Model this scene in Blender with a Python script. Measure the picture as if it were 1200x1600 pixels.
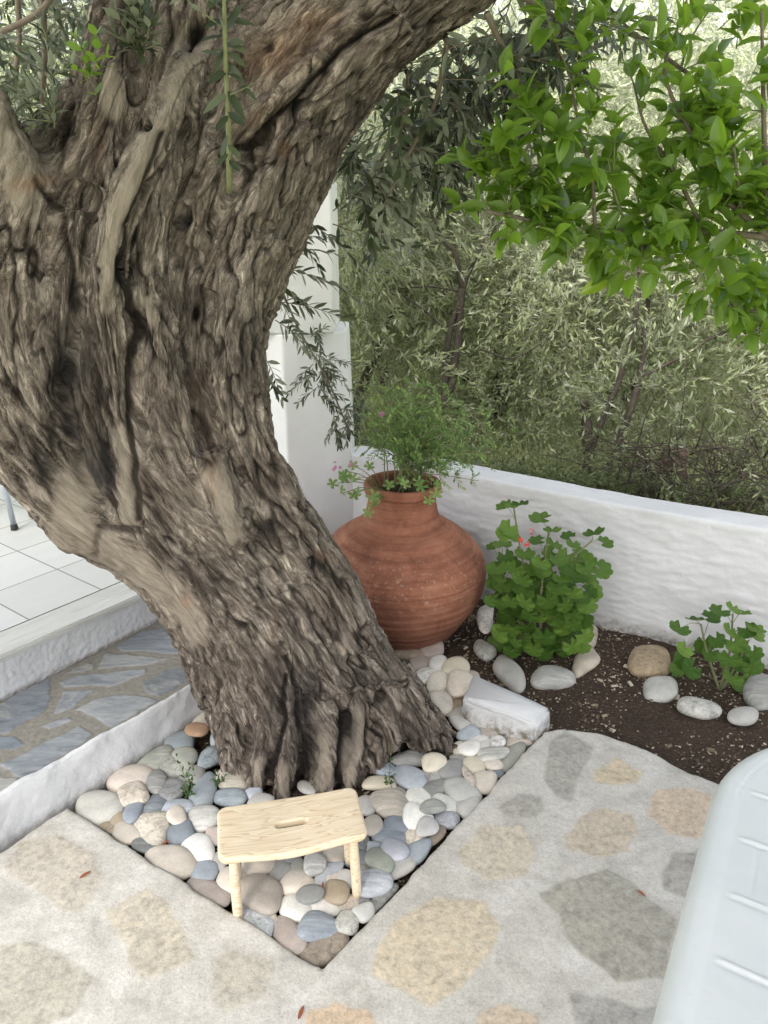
import bpy, bmesh, math, random
import numpy as np
from mathutils import Vector
for o in list(bpy.data.objects): bpy.data.objects.remove(o)
scn = bpy.context.scene
COL = scn.collection
# ------------------------------------------------------------------ camera, sky, sun, exposure
EYE = 1.55; PITCH = math.radians(21.0); FPX = 1155.0
cam_d = bpy.data.cameras.new('camera'); cam = bpy.data.objects.new('camera', cam_d); COL.objects.link(cam)
cam.location = (0, 0, EYE); cam.rotation_euler = (math.radians(90) - PITCH, 0, 0)
cam_d.sensor_fit = 'VERTICAL'; cam_d.sensor_height = 36; cam_d.sensor_width = 27
cam_d.lens = FPX / 1600 * 36; cam_d.clip_start = 0.02; cam_d.clip_end = 500
scn.camera = cam
SUN_EL, SUN_AZ = math.radians(50), math.radians(205)      # azimuth clockwise from +Y
w = bpy.data.worlds.new('World'); scn.world = w; w.use_nodes = True
wn = w.node_tree; bg = wn.nodes['Background']
sky = wn.nodes.new('ShaderNodeTexSky'); sky.sky_type = 'NISHITA'; sky.sun_disc = False
sky.sun_elevation = SUN_EL; sky.sun_rotation = SUN_AZ; sky.dust_density = 4.0; sky.air_density = 1.0; sky.ozone_density = 0.6
hs = wn.nodes.new('ShaderNodeHueSaturation'); hs.inputs['Saturation'].default_value = 0.35
wn.links.new(sky.outputs[0], hs.inputs['Color']); wn.links.new(hs.outputs[0], bg.inputs[0]); bg.inputs[1].default_value = 0.14
sd = bpy.data.lights.new('sun', 'SUN'); sun = bpy.data.objects.new('sun', sd); COL.objects.link(sun)
sd.energy = 4.6; sd.angle = math.radians(12); sd.color = (1, 0.96, 0.9)
sdir = Vector((math.sin(SUN_AZ) * math.cos(SUN_EL), math.cos(SUN_AZ) * math.cos(SUN_EL), math.sin(SUN_EL)))
sun.rotation_euler = sdir.to_track_quat('Z', 'Y').to_euler(); sun.location = (0, 0, 8)
scn.view_settings.view_transform = 'Standard'; scn.view_settings.look = 'None'
scn.view_settings.exposure = 1.76; scn.view_settings.gamma = 1
scn.render.resolution_x = 768; scn.render.resolution_y = 1024

# ------------------------------------------------------------------ helpers
cp, sp = math.cos(PITCH), math.sin(PITCH)
def ray(px, py):
    u = (px - 600) / FPX; v = -(py - 800) / FPX
    return np.array([u, cp + v * sp, -sp + v * cp])
def PZ(px, py, z):
    r = ray(px, py); return np.array([0, 0, EYE]) + r * ((z - EYE) / r[2])
def PY(px, py, Y):
    r = ray(px, py); return np.array([0, 0, EYE]) + r * (Y / r[1])
def project(V):
    d = V - np.array([0, 0, EYE])
    zc = d[:, 1] * cp - d[:, 2] * sp; yc = d[:, 1] * sp + d[:, 2] * cp
    zc = np.maximum(zc, 1e-3)
    return 600 + FPX * d[:, 0] / zc, 800 - FPX * yc / zc
rng = np.random.default_rng(7)
_perm = np.random.default_rng(3).permutation(256); _perm = np.concatenate([_perm, _perm, _perm])
_g = np.random.default_rng(4).normal(size=(256, 3)); _g /= np.linalg.norm(_g, axis=1)[:, None]
def perlin(P):
    P = np.asarray(P, float); i = np.floor(P).astype(int); f = P - i; i &= 255
    u = f * f * f * (f * (f * 6 - 15) + 10); out = 0
    for dx in (0, 1):
        for dy in (0, 1):
            for dz in (0, 1):
                h = _perm[_perm[_perm[i[:, 0] + dx] + i[:, 1] + dy] + i[:, 2] + dz]
                g = _g[h]; d = f - (dx, dy, dz)
                wx = u[:, 0] if dx else 1 - u[:, 0]; wy = u[:, 1] if dy else 1 - u[:, 1]; wz = u[:, 2] if dz else 1 - u[:, 2]
                out = out + wx * wy * wz * (g * d).sum(1)
    return out * 1.5
def fbm(P, o=3):
    s = 0; a = 1.0
    for k in range(o): s = s + a * perlin(P * 2 ** k + k * 17.3); a *= .5
    return s
def worley(P):
    i = np.floor(P).astype(int); f = P - i; n = len(P)
    f1 = np.full(n, 9.0); f2 = np.full(n, 9.0); cid = np.zeros(n, int)
    for dx in (-1, 0, 1):
        for dy in (-1, 0, 1):
            for dz in (-1, 0, 1):
                c = (i + (dx, dy, dz)) & 255
                h = _perm[_perm[_perm[c[:, 0]] + c[:, 1]] + c[:, 2]]
                q = np.stack([dx + _perm[h + 11] / 255., dy + _perm[h + 37] / 255., dz + _perm[h + 91] / 255.], 1) - f
                d = np.sqrt((q * q).sum(1)); m = d < f1
                f2 = np.where(m, f1, np.minimum(f2, d)); cid = np.where(m, h, cid); f1 = np.where(m, d, f1)
    return f1, f2, cid
def sstep(a, b, x):
    t = np.clip((x - a) / (b - a), 0, 1); return t * t * (3 - 2 * t)
def raw_mesh(name, V, F, smooth=True):
    me = bpy.data.meshes.new(name)
    V = np.asarray(V, np.float32)
    if isinstance(F, np.ndarray): F = [F]
    if len(F) and isinstance(F[0], np.ndarray) and F[0].ndim == 2:
        F = [f for f in F if len(f)]
        loops = np.concatenate([f.ravel() for f in F]).astype(np.int32)
        tot = np.concatenate([np.full(len(f), f.shape[1], np.int32) for f in F])
        st = np.concatenate([[0], np.cumsum(tot)[:-1]]).astype(np.int32)
        me.vertices.add(len(V)); me.vertices.foreach_set('co', V.ravel())
        me.loops.add(len(loops)); me.loops.foreach_set('vertex_index', loops)
        me.polygons.add(len(tot)); me.polygons.foreach_set('loop_start', st); me.polygons.foreach_set('loop_total', tot)
        me.update(calc_edges=True)
    else:
        me.from_pydata([tuple(map(float, v)) for v in V], [], [list(map(int, f)) for f in F])
    me.polygons.foreach_set('use_smooth', np.full(len(me.polygons), smooth))
    me.validate(); me.update()
    return me
def attr(me, name, arr, kind='FLOAT'):
    a = me.attributes.new(name, kind, 'POINT')
    if kind == 'FLOAT': a.data.foreach_set('value', np.asarray(arr, np.float32))
    elif kind == 'FLOAT_VECTOR': a.data.foreach_set('vector', np.asarray(arr, np.float32).ravel())
    else:
        arr = np.asarray(arr, np.float32); arr = np.concatenate([arr, np.ones((len(arr), 1), np.float32)], 1)
        a.data.foreach_set('color', arr.ravel())
def obj(name, me, mats=None, parent=None, label=None, cat=None, group=None, kind=None, loc=None):
    o = bpy.data.objects.new(name, me); COL.objects.link(o)
    if mats is not None:
        for m in (mats if isinstance(mats, (list, tuple)) else [mats]): me.materials.append(m)
    if parent is not None: o.parent = parent
    if loc is not None: o.location = tuple(map(float, loc))
    if label: o['label'] = label
    if cat: o['category'] = cat
    if group: o['group'] = group
    if kind: o['kind'] = kind
    return o
def empty(name, loc, label, cat, group=None, rz=0):
    o = bpy.data.objects.new(name, None); COL.objects.link(o); o.location = tuple(map(float, loc)); o.rotation_euler = (0, 0, rz)
    o.empty_display_size = .1; o['label'] = label; o['category'] = cat
    if group: o['group'] = group
    bpy.context.view_layer.update() if False else None
    return o
class MB:
    """collects quads/tris with a material index"""
    def __init__(s): s.V = []; s.F = []; s.M = []; s.n = 0
    def add(s, V, F, m=0):
        V = np.asarray(V, float); s.V.append(V)
        for f in F: s.F.append([int(i) + s.n for i in f]); s.M.append(m)
        s.n += len(V)
    def addnp(s, V, F, m=0):
        s.V.append(np.asarray(V, float)); s.F.extend((np.asarray(F) + s.n).tolist()); s.M.extend([m] * len(F)); s.n += len(V)
    def mesh(s, name, smooth=True, off=(0, 0, 0)):
        me = bpy.data.meshes.new(name); V = np.concatenate(s.V) - np.asarray(off, float)
        me.from_pydata(V.tolist(), [], s.F); me.polygons.foreach_set('material_index', s.M)
        me.polygons.foreach_set('use_smooth', [smooth] * len(s.F)); me.update(); return me
def tube(pts, rad, n=6, cap=True):
    pts = np.asarray(pts, float); k = len(pts); rad = np.broadcast_to(np.asarray(rad, float), (k,))
    t = np.gradient(pts, axis=0); t /= np.linalg.norm(t, axis=1)[:, None] + 1e-9
    a = np.cross(t[0], (0, 0, 1.)); 
    if np.linalg.norm(a) < .1: a = np.cross(t[0], (1., 0, 0))
    V = []; a /= np.linalg.norm(a)
    for i in range(k):
        a = a - t[i] * (a @ t[i]); a /= np.linalg.norm(a) + 1e-9; b = np.cross(t[i], a)
        for j in range(n):
            th = 2 * math.pi * j / n; V.append(pts[i] + rad[i] * (math.cos(th) * a + math.sin(th) * b))
    F = [(i * n + j, i * n + (j + 1) % n, (i + 1) * n + (j + 1) % n, (i + 1) * n + j) for i in range(k - 1) for j in range(n)]
    if cap: F.append(tuple(range(n))[::-1]); F.append(tuple((k - 1) * n + j for j in range(n)))
    return np.array(V), F
def spline(pts, m=6):
    """Catmull-Rom through control points (any dimension)"""
    P = np.asarray(pts, float); P = np.concatenate([[2 * P[0] - P[1]], P, [2 * P[-1] - P[-2]]]); out = []
    for i in range(1, len(P) - 2):
        for s in np.arange(m) / m:
            a, b, c, d = P[i - 1], P[i], P[i + 1], P[i + 2]
            out.append(.5 * ((2 * b) + (c - a) * s + (2 * a - 5 * b + 4 * c - d) * s * s + (-a + 3 * b - 3 * c + d) * s ** 3))
    out.append(P[-2]); return np.array(out)
def inst(T, pos, dr, up, sc):
    """place template vertices T (x along dr, y across, z up) at every pos -> V (n*k,3)"""
    dr = dr / (np.linalg.norm(dr, axis=1)[:, None] + 1e-9)
    y = np.cross(up, dr); y /= np.linalg.norm(y, axis=1)[:, None] + 1e-9
    z = np.cross(dr, y); sc = np.asarray(sc).reshape(-1, 1, 1)
    return (pos[:, None] + sc * (T[None, :, 0:1] * dr[:, None] + T[None, :, 1:2] * y[:, None] + T[None, :, 2:3] * z[:, None])).reshape(-1, 3)
def inst_faces(F, k, n): F = np.asarray(F); return (F[None] + (np.arange(n) * k)[:, None, None]).reshape(-1, F.shape[1])
# leaf templates (unit length along x)
OL_T = np.array([[0, 0, 0], [.3, .13, .025], [.3, -.13, .025], [.68, .12, -.005], [.68, -.12, -.005], [1, 0, -.08], [.3, 0, -.01], [.68, 0, -.035]])
OL_F = np.array([[0, 2, 6, 6], [0, 6, 1, 1], [2, 4, 7, 6], [6, 7, 3, 1], [4, 5, 7, 7], [7, 5, 3, 3]])
FAR_T = np.array([[0, 0, 0], [.45, .125, .03], [1, 0, -.05], [.5, -.125, .03]]); FAR_F = np.array([[0, 3, 2, 1]])
def lens_leaf(wd, fold, droop, tipw=1.0, nst=7, wave=0.0):
    V = []; F = []
    for i in range(nst):
        x = i / (nst - 1); h = wd * (math.sin(math.pi * x ** .85) ** .75) * (1 if x < .98 else 0)
        z = -droop * x * x
        wv = wave * math.sin(i * 2.3)
        V += [(x, h, z + fold * h + wv), (x, h * .5, z + fold * h * .35), (x, 0, z), (x, -h * .5, z + fold * h * .35), (x, -h, z + fold * h - wv)]
    for i in range(nst - 1):
        for j in range(4):
            a = i * 5 + j; F.append((a, a + 1, a + 6, a + 5))
    return np.array(V), np.array(F)
LEMON_T, LEMON_F = lens_leaf(.25, .45, .22, wave=.012)
def tri_fix(F):
    return [f[:3] if f[2] == f[3] else f for f in F.tolist()]
# ------------------------------------------------------------------ node helpers
def mat(name):
    m = bpy.data.materials.new(name); m.use_nodes = True; return m, m.node_tree.nodes, m.node_tree.links, m.node_tree.nodes['Principled BSDF']
def N(nt, t, **kw):
    n = nt.new(t)
    for k, v in kw.items():
        if k in n.inputs.keys() if hasattr(n.inputs, 'keys') else False: n.inputs[k].default_value = v
        else: setattr(n, k, v)
    return n
def noise(nt, lk, vec, scale, detail=4, rough=.6, dist=0):
    n = nt.new('ShaderNodeTexNoise'); n.inputs['Scale'].default_value = scale; n.inputs['Detail'].default_value = detail
    n.inputs['Roughness'].default_value = rough; n.inputs['Distortion'].default_value = dist
    if vec is not None: lk.new(vec, n.inputs['Vector'])
    return n.outputs['Fac']
def mapping(nt, lk, vec, sc):
    n = nt.new('ShaderNodeMapping'); n.inputs['Scale'].default_value = sc; lk.new(vec, n.inputs['Vector']); return n.outputs[0]
def ramp(nt, lk, fac, stops):
    n = nt.new('ShaderNodeValToRGB'); e = n.color_ramp.elements
    while len(e) < len(stops): e.new(.5)
    for i, (p, c) in enumerate(stops):
        e[i].position = p; e[i].color = (*c, 1) if len(c) == 3 else c
    lk.new(fac, n.inputs[0]); return n.outputs[0]
def mix(nt, lk, fac, a, b, mode='MIX'):
    n = nt.new('ShaderNodeMix'); n.data_type = 'RGBA'; n.blend_type = mode
    for s, v in ((0, fac), (6, a), (7, b)):
        if isinstance(v, (int, float)): n.inputs[s].default_value = v
        elif isinstance(v, tuple): n.inputs[s].default_value = (*v, 1)
        else: lk.new(v, n.inputs[s])
    return n.outputs[2]
def math_(nt, lk, op, a, b=None):
    n = nt.new('ShaderNodeMath'); n.operation = op
    for i, v in enumerate((a, b)):
        if v is None: continue
        if isinstance(v, (int, float)): n.inputs[i].default_value = v
        else: lk.new(v, n.inputs[i])
    return n.outputs[0]
def bump(nt, lk, h, strength, dist, bsdf, prev=None):
    n = nt.new('ShaderNodeBump'); n.inputs['Strength'].default_value = strength; n.inputs['Distance'].default_value = dist
    lk.new(h, n.inputs['Height'])
    if prev is not None: lk.new(prev, n.inputs['Normal'])
    if bsdf is not None: lk.new(n.outputs[0], bsdf.inputs['Normal'])
    return n.outputs[0]
def gauss_at(nt, name, out='Fac'):
    n = nt.new('ShaderNodeAttribute'); n.attribute_name = name; return n.outputs[out]
def objco(nt): return nt.new('ShaderNodeTexCoord').outputs['Object']
# ------------------------------------------------------------------ materials
def leaf_mat(name, top, top2, under, trans, rough=.45, spec=.4, tcol=None, yellow=None):
    m, nt, lk, b = mat(name)
    g = nt.new('ShaderNodeNewGeometry')
    c = ramp(nt, lk, g.outputs['Random Per Island'], [(0, top), (.55, tuple((x + y) / 2 for x, y in zip(top, top2))), (.96, top2), (1, yellow or top2)])
    c = mix(nt, lk, g.outputs['Backfacing'], c, under)
    lk.new(c, b.inputs['Base Color']); b.inputs['Roughness'].default_value = rough; b.inputs['Specular IOR Level'].default_value = spec
    t = nt.new('ShaderNodeBsdfTranslucent')
    if tcol: t.inputs[0].default_value = (*tcol, 1)
    else: lk.new(c, t.inputs[0])
    ms = nt.new('ShaderNodeMixShader'); ms.inputs[0].default_value = trans
    lk.new(b.outputs[0], ms.inputs[1]); lk.new(t.outputs[0], ms.inputs[2]); lk.new(ms.outputs[0], nt['Material Output'].inputs[0])
    return m
M_OLIVE = leaf_mat('olive_leaf', (.03, .045, .02), (.10, .125, .06), (.21, .235, .17), .14, .42, .45)
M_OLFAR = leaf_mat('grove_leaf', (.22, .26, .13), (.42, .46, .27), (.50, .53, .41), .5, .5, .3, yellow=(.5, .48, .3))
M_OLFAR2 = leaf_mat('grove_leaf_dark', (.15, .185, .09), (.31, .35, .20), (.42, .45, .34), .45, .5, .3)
M_LEMON = leaf_mat('lemon_leaf', (.022, .065, .008), (.17, .29, .035), (.14, .23, .05), .38, .3, .6, tcol=(.36, .56, .04), yellow=(.30, .36, .05))
M_GERAN = leaf_mat('geranium_leaf', (.05, .115, .015), (.14, .24, .04), (.16, .25, .08), .28, .55, .3)
M_FERN = leaf_mat('feathery_leaf', (.13, .24, .06), (.32, .43, .14), (.16, .24, .08), .35, .55, .3)
M_SHRUB = leaf_mat('shoot_leaf', (.03, .09, .02), (.08, .17, .035), (.09, .15, .05), .2, .6, .2)
def plain(name, col, rough=.7, nscale=30, var=.25, bstr=.3, bdist=.002, spec=.3, metal=0):
    m, nt, lk, b = mat(name); co = objco(nt)
    f = noise(nt, lk, co, nscale, 5, .65)
    c = ramp(nt, lk, f, [(.25, tuple(x * (1 - var) for x in col)), (.75, tuple(min(1, x * (1 + var)) for x in col))])
    lk.new(c, b.inputs['Base Color']); b.inputs['Roughness'].default_value = rough; b.inputs['Specular IOR Level'].default_value = spec
    b.inputs['Metallic'].default_value = metal
    bump(nt, lk, noise(nt, lk, co, nscale * 3, 4), bstr, bdist, b); return m
M_TWIG = plain('twig_bark', (.16, .13, .10), .85, 60, .35, .5, .003)
M_GREENTWIG = plain('green_twig', (.17, .185, .09), .6, 60, .25, .2, .001)
M_DARKTWIG = plain('dark_trunk_bark', (.055, .045, .036), .9, 25, .4, .8, .01)
M_RED = plain('red_petal', (.6, .03, .015), .5, 90, .2, .1)
M_PINK = plain('pink_petal', (.55, .2, .35), .5, 90, .2, .1)
M_DRY = plain('dry_leaf', (.28, .09, .04), .7, 60, .4, .3)
M_RUBBER = plain('black_rubber', (.03, .03, .03), .6, 60, .2, .1)
M_METAL = plain('painted_steel', (.42, .46, .5), .35, 40, .06, .05, metal=.5)
def trunk_mat():
    m, nt, lk, b = mat('olive_bark')
    bc = nt.new('ShaderNodeAttribute'); bc.attribute_name = 'bco'; v = bc.outputs['Vector']
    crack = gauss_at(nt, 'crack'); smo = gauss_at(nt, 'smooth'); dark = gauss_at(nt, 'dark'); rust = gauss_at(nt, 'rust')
    wn_ = nt.new('ShaderNodeTexNoise'); wn_.inputs['Scale'].default_value = 11; wn_.inputs['Detail'].default_value = 5; lk.new(mapping(nt, lk, v, (1, 1, .5)), wn_.inputs['Vector'])
    wa = nt.new('ShaderNodeVectorMath'); wa.operation = 'MULTIPLY_ADD'; lk.new(wn_.outputs['Color'], wa.inputs[0]); wa.inputs[1].default_value = (.045, .045, .16); lk.new(v, wa.inputs[2])
    rot = nt.new('ShaderNodeMapping'); rot.inputs['Rotation'].default_value = (.12, -.1, .6); lk.new(wa.outputs[0], rot.inputs['Vector'])
    stre = mapping(nt, lk, rot.outputs[0], (1, 1, .17))
    n1 = noise(nt, lk, stre, 44, 8, .78, .6)
    n2 = noise(nt, lk, v, 5, 4, .6, .3)
    n3 = noise(nt, lk, stre, 120, 5, .75)
    rough_c = ramp(nt, lk, n1, [(.32, (.075, .062, .053)), (.43, (.25, .215, .186)), (.53, (.47, .42, .372)), (.65, (.80, .74, .67))])
    tone = ramp(nt, lk, n2, [(.3, (.72, .66, .62)), (.7, (1.12, 1.08, 1.03))])
    rough_c = mix(nt, lk, 1.0, rough_c, tone, 'MULTIPLY')
    sm_c = ramp(nt, lk, noise(nt, lk, stre, 30, 7, .72), [(.25, (.17, .142, .112)), (.5, (.29, .248, .198)), (.78, (.44, .385, .31))])
    c = mix(nt, lk, smo, rough_c, sm_c)
    c = mix(nt, lk, math_(nt, lk, 'MULTIPLY', rust, n1), c, (.42, .17, .06))
    c = mix(nt, lk, math_(nt, lk, 'MULTIPLY', crack, .97), c, (.03, .023, .019))  # dark fissure bark, plus crevice shade painted into the colour
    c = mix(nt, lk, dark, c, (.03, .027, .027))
    lk.new(c, b.inputs['Base Color']); b.inputs['Roughness'].default_value = .85; b.inputs['Specular IOR Level'].default_value = .2
    def fis(scale, dist, wdt):
        q = noise(nt, lk, stre, scale, 5, .62, dist); a = math_(nt, lk, 'ABSOLUTE', math_(nt, lk, 'SUBTRACT', q, .5)); return ramp(nt, lk, a, [(0, (0, 0, 0)), (wdt, (1, 1, 1))])
    vo = nt.new('ShaderNodeTexVoronoi'); vo.feature = 'DISTANCE_TO_EDGE'; vo.inputs['Scale'].default_value = 34
    wob = nt.new('ShaderNodeTexNoise'); wob.inputs['Scale'].default_value = 22; wob.inputs['Detail'].default_value = 4; lk.new(stre, wob.inputs['Vector'])
    vm = nt.new('ShaderNodeVectorMath'); vm.operation = 'MULTIPLY_ADD'; lk.new(wob.outputs['Color'], vm.inputs[0]); vm.inputs[1].default_value = (.05, .05, .05)
    lk.new(stre, vm.inputs[2]); lk.new(vm.outputs[0], vo.inputs['Vector'])
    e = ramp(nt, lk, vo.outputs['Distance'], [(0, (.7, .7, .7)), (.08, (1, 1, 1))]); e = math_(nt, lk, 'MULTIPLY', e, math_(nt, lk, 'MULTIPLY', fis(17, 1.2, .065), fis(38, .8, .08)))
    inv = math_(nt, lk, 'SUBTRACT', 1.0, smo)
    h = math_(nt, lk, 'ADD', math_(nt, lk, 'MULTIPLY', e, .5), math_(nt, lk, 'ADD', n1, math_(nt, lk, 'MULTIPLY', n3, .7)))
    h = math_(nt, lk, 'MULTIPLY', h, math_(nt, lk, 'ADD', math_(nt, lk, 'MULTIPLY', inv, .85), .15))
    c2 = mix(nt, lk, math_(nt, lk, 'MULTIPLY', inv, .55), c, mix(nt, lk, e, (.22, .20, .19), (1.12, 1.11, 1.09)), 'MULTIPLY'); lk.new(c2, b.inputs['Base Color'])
    bump(nt, lk, h, 1.0, .012, b); return m
M_BARK = trunk_mat()
def white_mat(name, col=(.74, .74, .75), bumpd=.006, bs=.6, dirty=.0):
    m, nt, lk, b = mat(name); co = objco(nt)
    f = noise(nt, lk, co, 3.5, 6, .6, .4)
    c = ramp(nt, lk, f, [(.3, tuple(x * .86 for x in col)), (.7, col)])
    if dirty:
        d = gauss_at(nt, 'dirt'); nn = noise(nt, lk, co, 45, 5, .7)
        k = math_(nt, lk, 'MULTIPLY', d, ramp(nt, lk, nn, [(.3, (0, 0, 0)), (.62, (1, 1, 1))]))
        c = mix(nt, lk, k, c, (.19, .16, .12))
    lk.new(c, b.inputs['Base Color']); b.inputs['Roughness'].default_value = .75; b.inputs['Specular IOR Level'].default_value = .25
    h = math_(nt, lk, 'ADD', noise(nt, lk, co, 22, 6, .6), math_(nt, lk, 'MULTIPLY', noise(nt, lk, co, 95, 4, .6), .35))
    bump(nt, lk, h, bs, bumpd, b); return m
M_WHITE = white_mat('whitewash', (.67, .675, .69), dirty=1)
M_PLASTER = white_mat('smooth_plaster', (.76, .76, .75), .003, .3)
def concrete_mat():
    m, nt, lk, b = mat('paved_concrete'); co = objco(nt)
    msk = gauss_at(nt, 'stone'); sc = nt.new('ShaderNodeAttribute'); sc.attribute_name = 'tint'
    n1 = noise(nt, lk, co, 9, 7, .68, .3); n2 = noise(nt, lk, co, 160, 4, .7); n3 = noise(nt, lk, co, 60, 7, .75, .15)
    mortar = ramp(nt, lk, n1, [(.28, (.42, .40, .365)), (.5, (.55, .525, .485)), (.75, (.66, .64, .61))])
    mortar = mix(nt, lk, 1.0, mortar, ramp(nt, lk, n2, [(.3, (.80, .79, .77)), (.5, (1, 1, 1)), (.72, (1.1, 1.1, 1.1))]), 'MULTIPLY'); mortar = mix(nt, lk, .8, mortar, ramp(nt, lk, n3, [(.3, (.80, .785, .76)), (.5, (1, 1, 1)), (.7, (1.12, 1.12, 1.12))]), 'MULTIPLY')
    big = noise(nt, lk, co, 17, 6, .7, 1.6); stc = mix(nt, lk, .85, sc.outputs['Color'], ramp(nt, lk, big, [(.3, (.72, .68, .64)), (.5, (1, 1, 1)), (.64, (1.18, 1.14, 1.06)), (.7, (.86, .84, .82))]), 'MULTIPLY')
    st = mix(nt, lk, 1.0, stc, ramp(nt, lk, n3, [(.3, (.62, .6, .57)), (.5, (1, 1, 1)), (.72, (1.3, 1.28, 1.24))]), 'MULTIPLY')
    edge = math_(nt, lk, 'ADD', msk, math_(nt, lk, 'MULTIPLY', math_(nt, lk, 'SUBTRACT', n3, .5), .8))
    edge = ramp(nt, lk, edge, [(.25, (0, 0, 0)), (.75, (1, 1, 1))])
    c = mix(nt, lk, math_(nt, lk, 'MULTIPLY', edge, .84), mortar, st)
    vo = nt.new('ShaderNodeTexVoronoi'); vo.inputs['Scale'].default_value = 70; lk.new(co, vo.inputs['Vector'])
    pit = ramp(nt, lk, vo.outputs['Distance'], [(.06, (.45, .42, .38)), (.14, (1, 1, 1))])
    gate = ramp(nt, lk, noise(nt, lk, co, 14, 3), [(.5, (0, 0, 0)), (.62, (1, 1, 1))])
    c = mix(nt, lk, math_(nt, lk, 'MULTIPLY', gate, .75), c, mix(nt, lk, 1.0, c, pit, 'MULTIPLY'))
    lk.new(c, b.inputs['Base Color']); b.inputs['Roughness'].default_value = .88; b.inputs['Specular IOR Level'].default_value = .2
    h = math_(nt, lk, 'ADD', math_(nt, lk, 'MULTIPLY', n3, .7), math_(nt, lk, 'MULTIPLY', n2, .35))
    bump(nt, lk, h, .9, .0035, b); return m
M_CONC = concrete_mat()
def slate_mat():
    m, nt, lk, b = mat('slate_flagstones'); co = objco(nt)
    msk = gauss_at(nt, 'stone'); sc = nt.new('ShaderNodeAttribute'); sc.attribute_name = 'tint'
    n1 = noise(nt, lk, co, 10, 6, .6, 1.2); n2 = noise(nt, lk, co, 70, 5, .7); n3 = noise(nt, lk, mapping(nt, lk, co, (2.5, 9, 9)), 3, 5, .65, 1.5)
    mortar = ramp(nt, lk, n2, [(.3, (.17, .16, .135)), (.7, (.29, .27, .235))])
    st = mix(nt, lk, 1.0, sc.outputs['Color'], ramp(nt, lk, n3, [(.32, (.62, .64, .66)), (.5, (1, 1, 1)), (.7, (1.35, 1.32, 1.26))]), 'MULTIPLY')
    st = mix(nt, lk, ramp(nt, lk, n1, [(.56, (0, 0, 0)), (.68, (.6, .6, .6))]), st, (.42, .40, .36))
    c = mix(nt, lk, ramp(nt, lk, msk, [(.4, (0, 0, 0)), (.6, (1, 1, 1))]), mortar, st)
    lk.new(c, b.inputs['Base Color'])
    lk.new(ramp(nt, lk, msk, [(0, (.9, .9, .9)), (1, (.42, .42, .42))]), b.inputs['Roughness'])
    bump(nt, lk, math_(nt, lk, 'ADD', n2, n1), .35, .003, b); return m
M_SLATE = slate_mat()
def soil_mat():
    m, nt, lk, b = mat('dark_soil'); co = objco(nt)
    n1 = noise(nt, lk, co, 6, 6, .7); n2 = noise(nt, lk, co, 110, 5, .8)
    c = ramp(nt, lk, n2, [(.3, (.028, .020, .015)), (.55, (.08, .058, .044)), (.7, (.18, .14, .105))])
    c = mix(nt, lk, ramp(nt, lk, n1, [(.45, (0, 0, 0)), (.7, (.6, .6, .6))]), c, (.09, .065, .05))
    lk.new(c, b.inputs['Base Color']); b.inputs['Roughness'].default_value = .95; b.inputs['Specular IOR Level'].default_value = .1
    bump(nt, lk, n2, 1.0, .008, b); return m
M_SOIL = soil_mat()
def pebble_mats():
    out = {}
    for kind in ('smooth', 'speckled', 'veined'):
        m, nt, lk, b = mat('pebble_' + kind); co = objco(nt)
        oi = nt.new('ShaderNodeObjectInfo')
        off = nt.new('ShaderNodeVectorMath'); off.operation = 'MULTIPLY_ADD'
        cmb = nt.new('ShaderNodeCombineXYZ'); lk.new(oi.outputs['Random'], cmb.inputs[0]); lk.new(oi.outputs['Random'], cmb.inputs[1]); lk.new(oi.outputs['Random'], cmb.inputs[2])
        lk.new(cmb.outputs[0], off.inputs[0]); off.inputs[1].default_value = (37, 53, 71); lk.new(co, off.inputs[2]); v = off.outputs[0]
        n1 = noise(nt, lk, v, 14, 5, .6, .5); n2 = noise(nt, lk, v, 140, 4, .7)
        c = mix(nt, lk, 1.0, oi.outputs['Color'], ramp(nt, lk, n1, [(.3, (.8, .8, .8)), (.7, (1.14, 1.12, 1.1))]), 'MULTIPLY')
        c = mix(nt, lk, .7, c, ramp(nt, lk, n2, [(.3, (.85, .85, .85)), (.7, (1.1, 1.1, 1.1))]), 'MULTIPLY')
        if kind == 'speckled':
            n3 = noise(nt, lk, v, 42, 6, .8, 1)
            c = mix(nt, lk, 1.0, c, ramp(nt, lk, n3, [(.32, (.45, .43, .41)), (.5, (1, 1, 1)), (.7, (1.45, 1.42, 1.36))]), 'MULTIPLY')
        if kind == 'veined':
            wv = noise(nt, lk, mapping(nt, lk, v, (.9, 6, 3)), 13, 5, .65, .6)
            c = mix(nt, lk, .8, c, ramp(nt, lk, wv, [(.32, (.66, .68, .7)), (.52, (1, 1, 1)), (.66, (1.3, 1.29, 1.26)), (.7, (1.7, 1.68, 1.62))]), 'MULTIPLY')
        lk.new(c, b.inputs['Base Color']); b.inputs['Roughness'].default_value = .62; b.inputs['Specular IOR Level'].default_value = .35
        bump(nt, lk, math_(nt, lk, 'ADD', n2, math_(nt, lk, 'MULTIPLY', n1, 2)), .4, .0015 if kind == 'smooth' else .003, b); out[kind] = m
    return out
M_PEB = pebble_mats()
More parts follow.
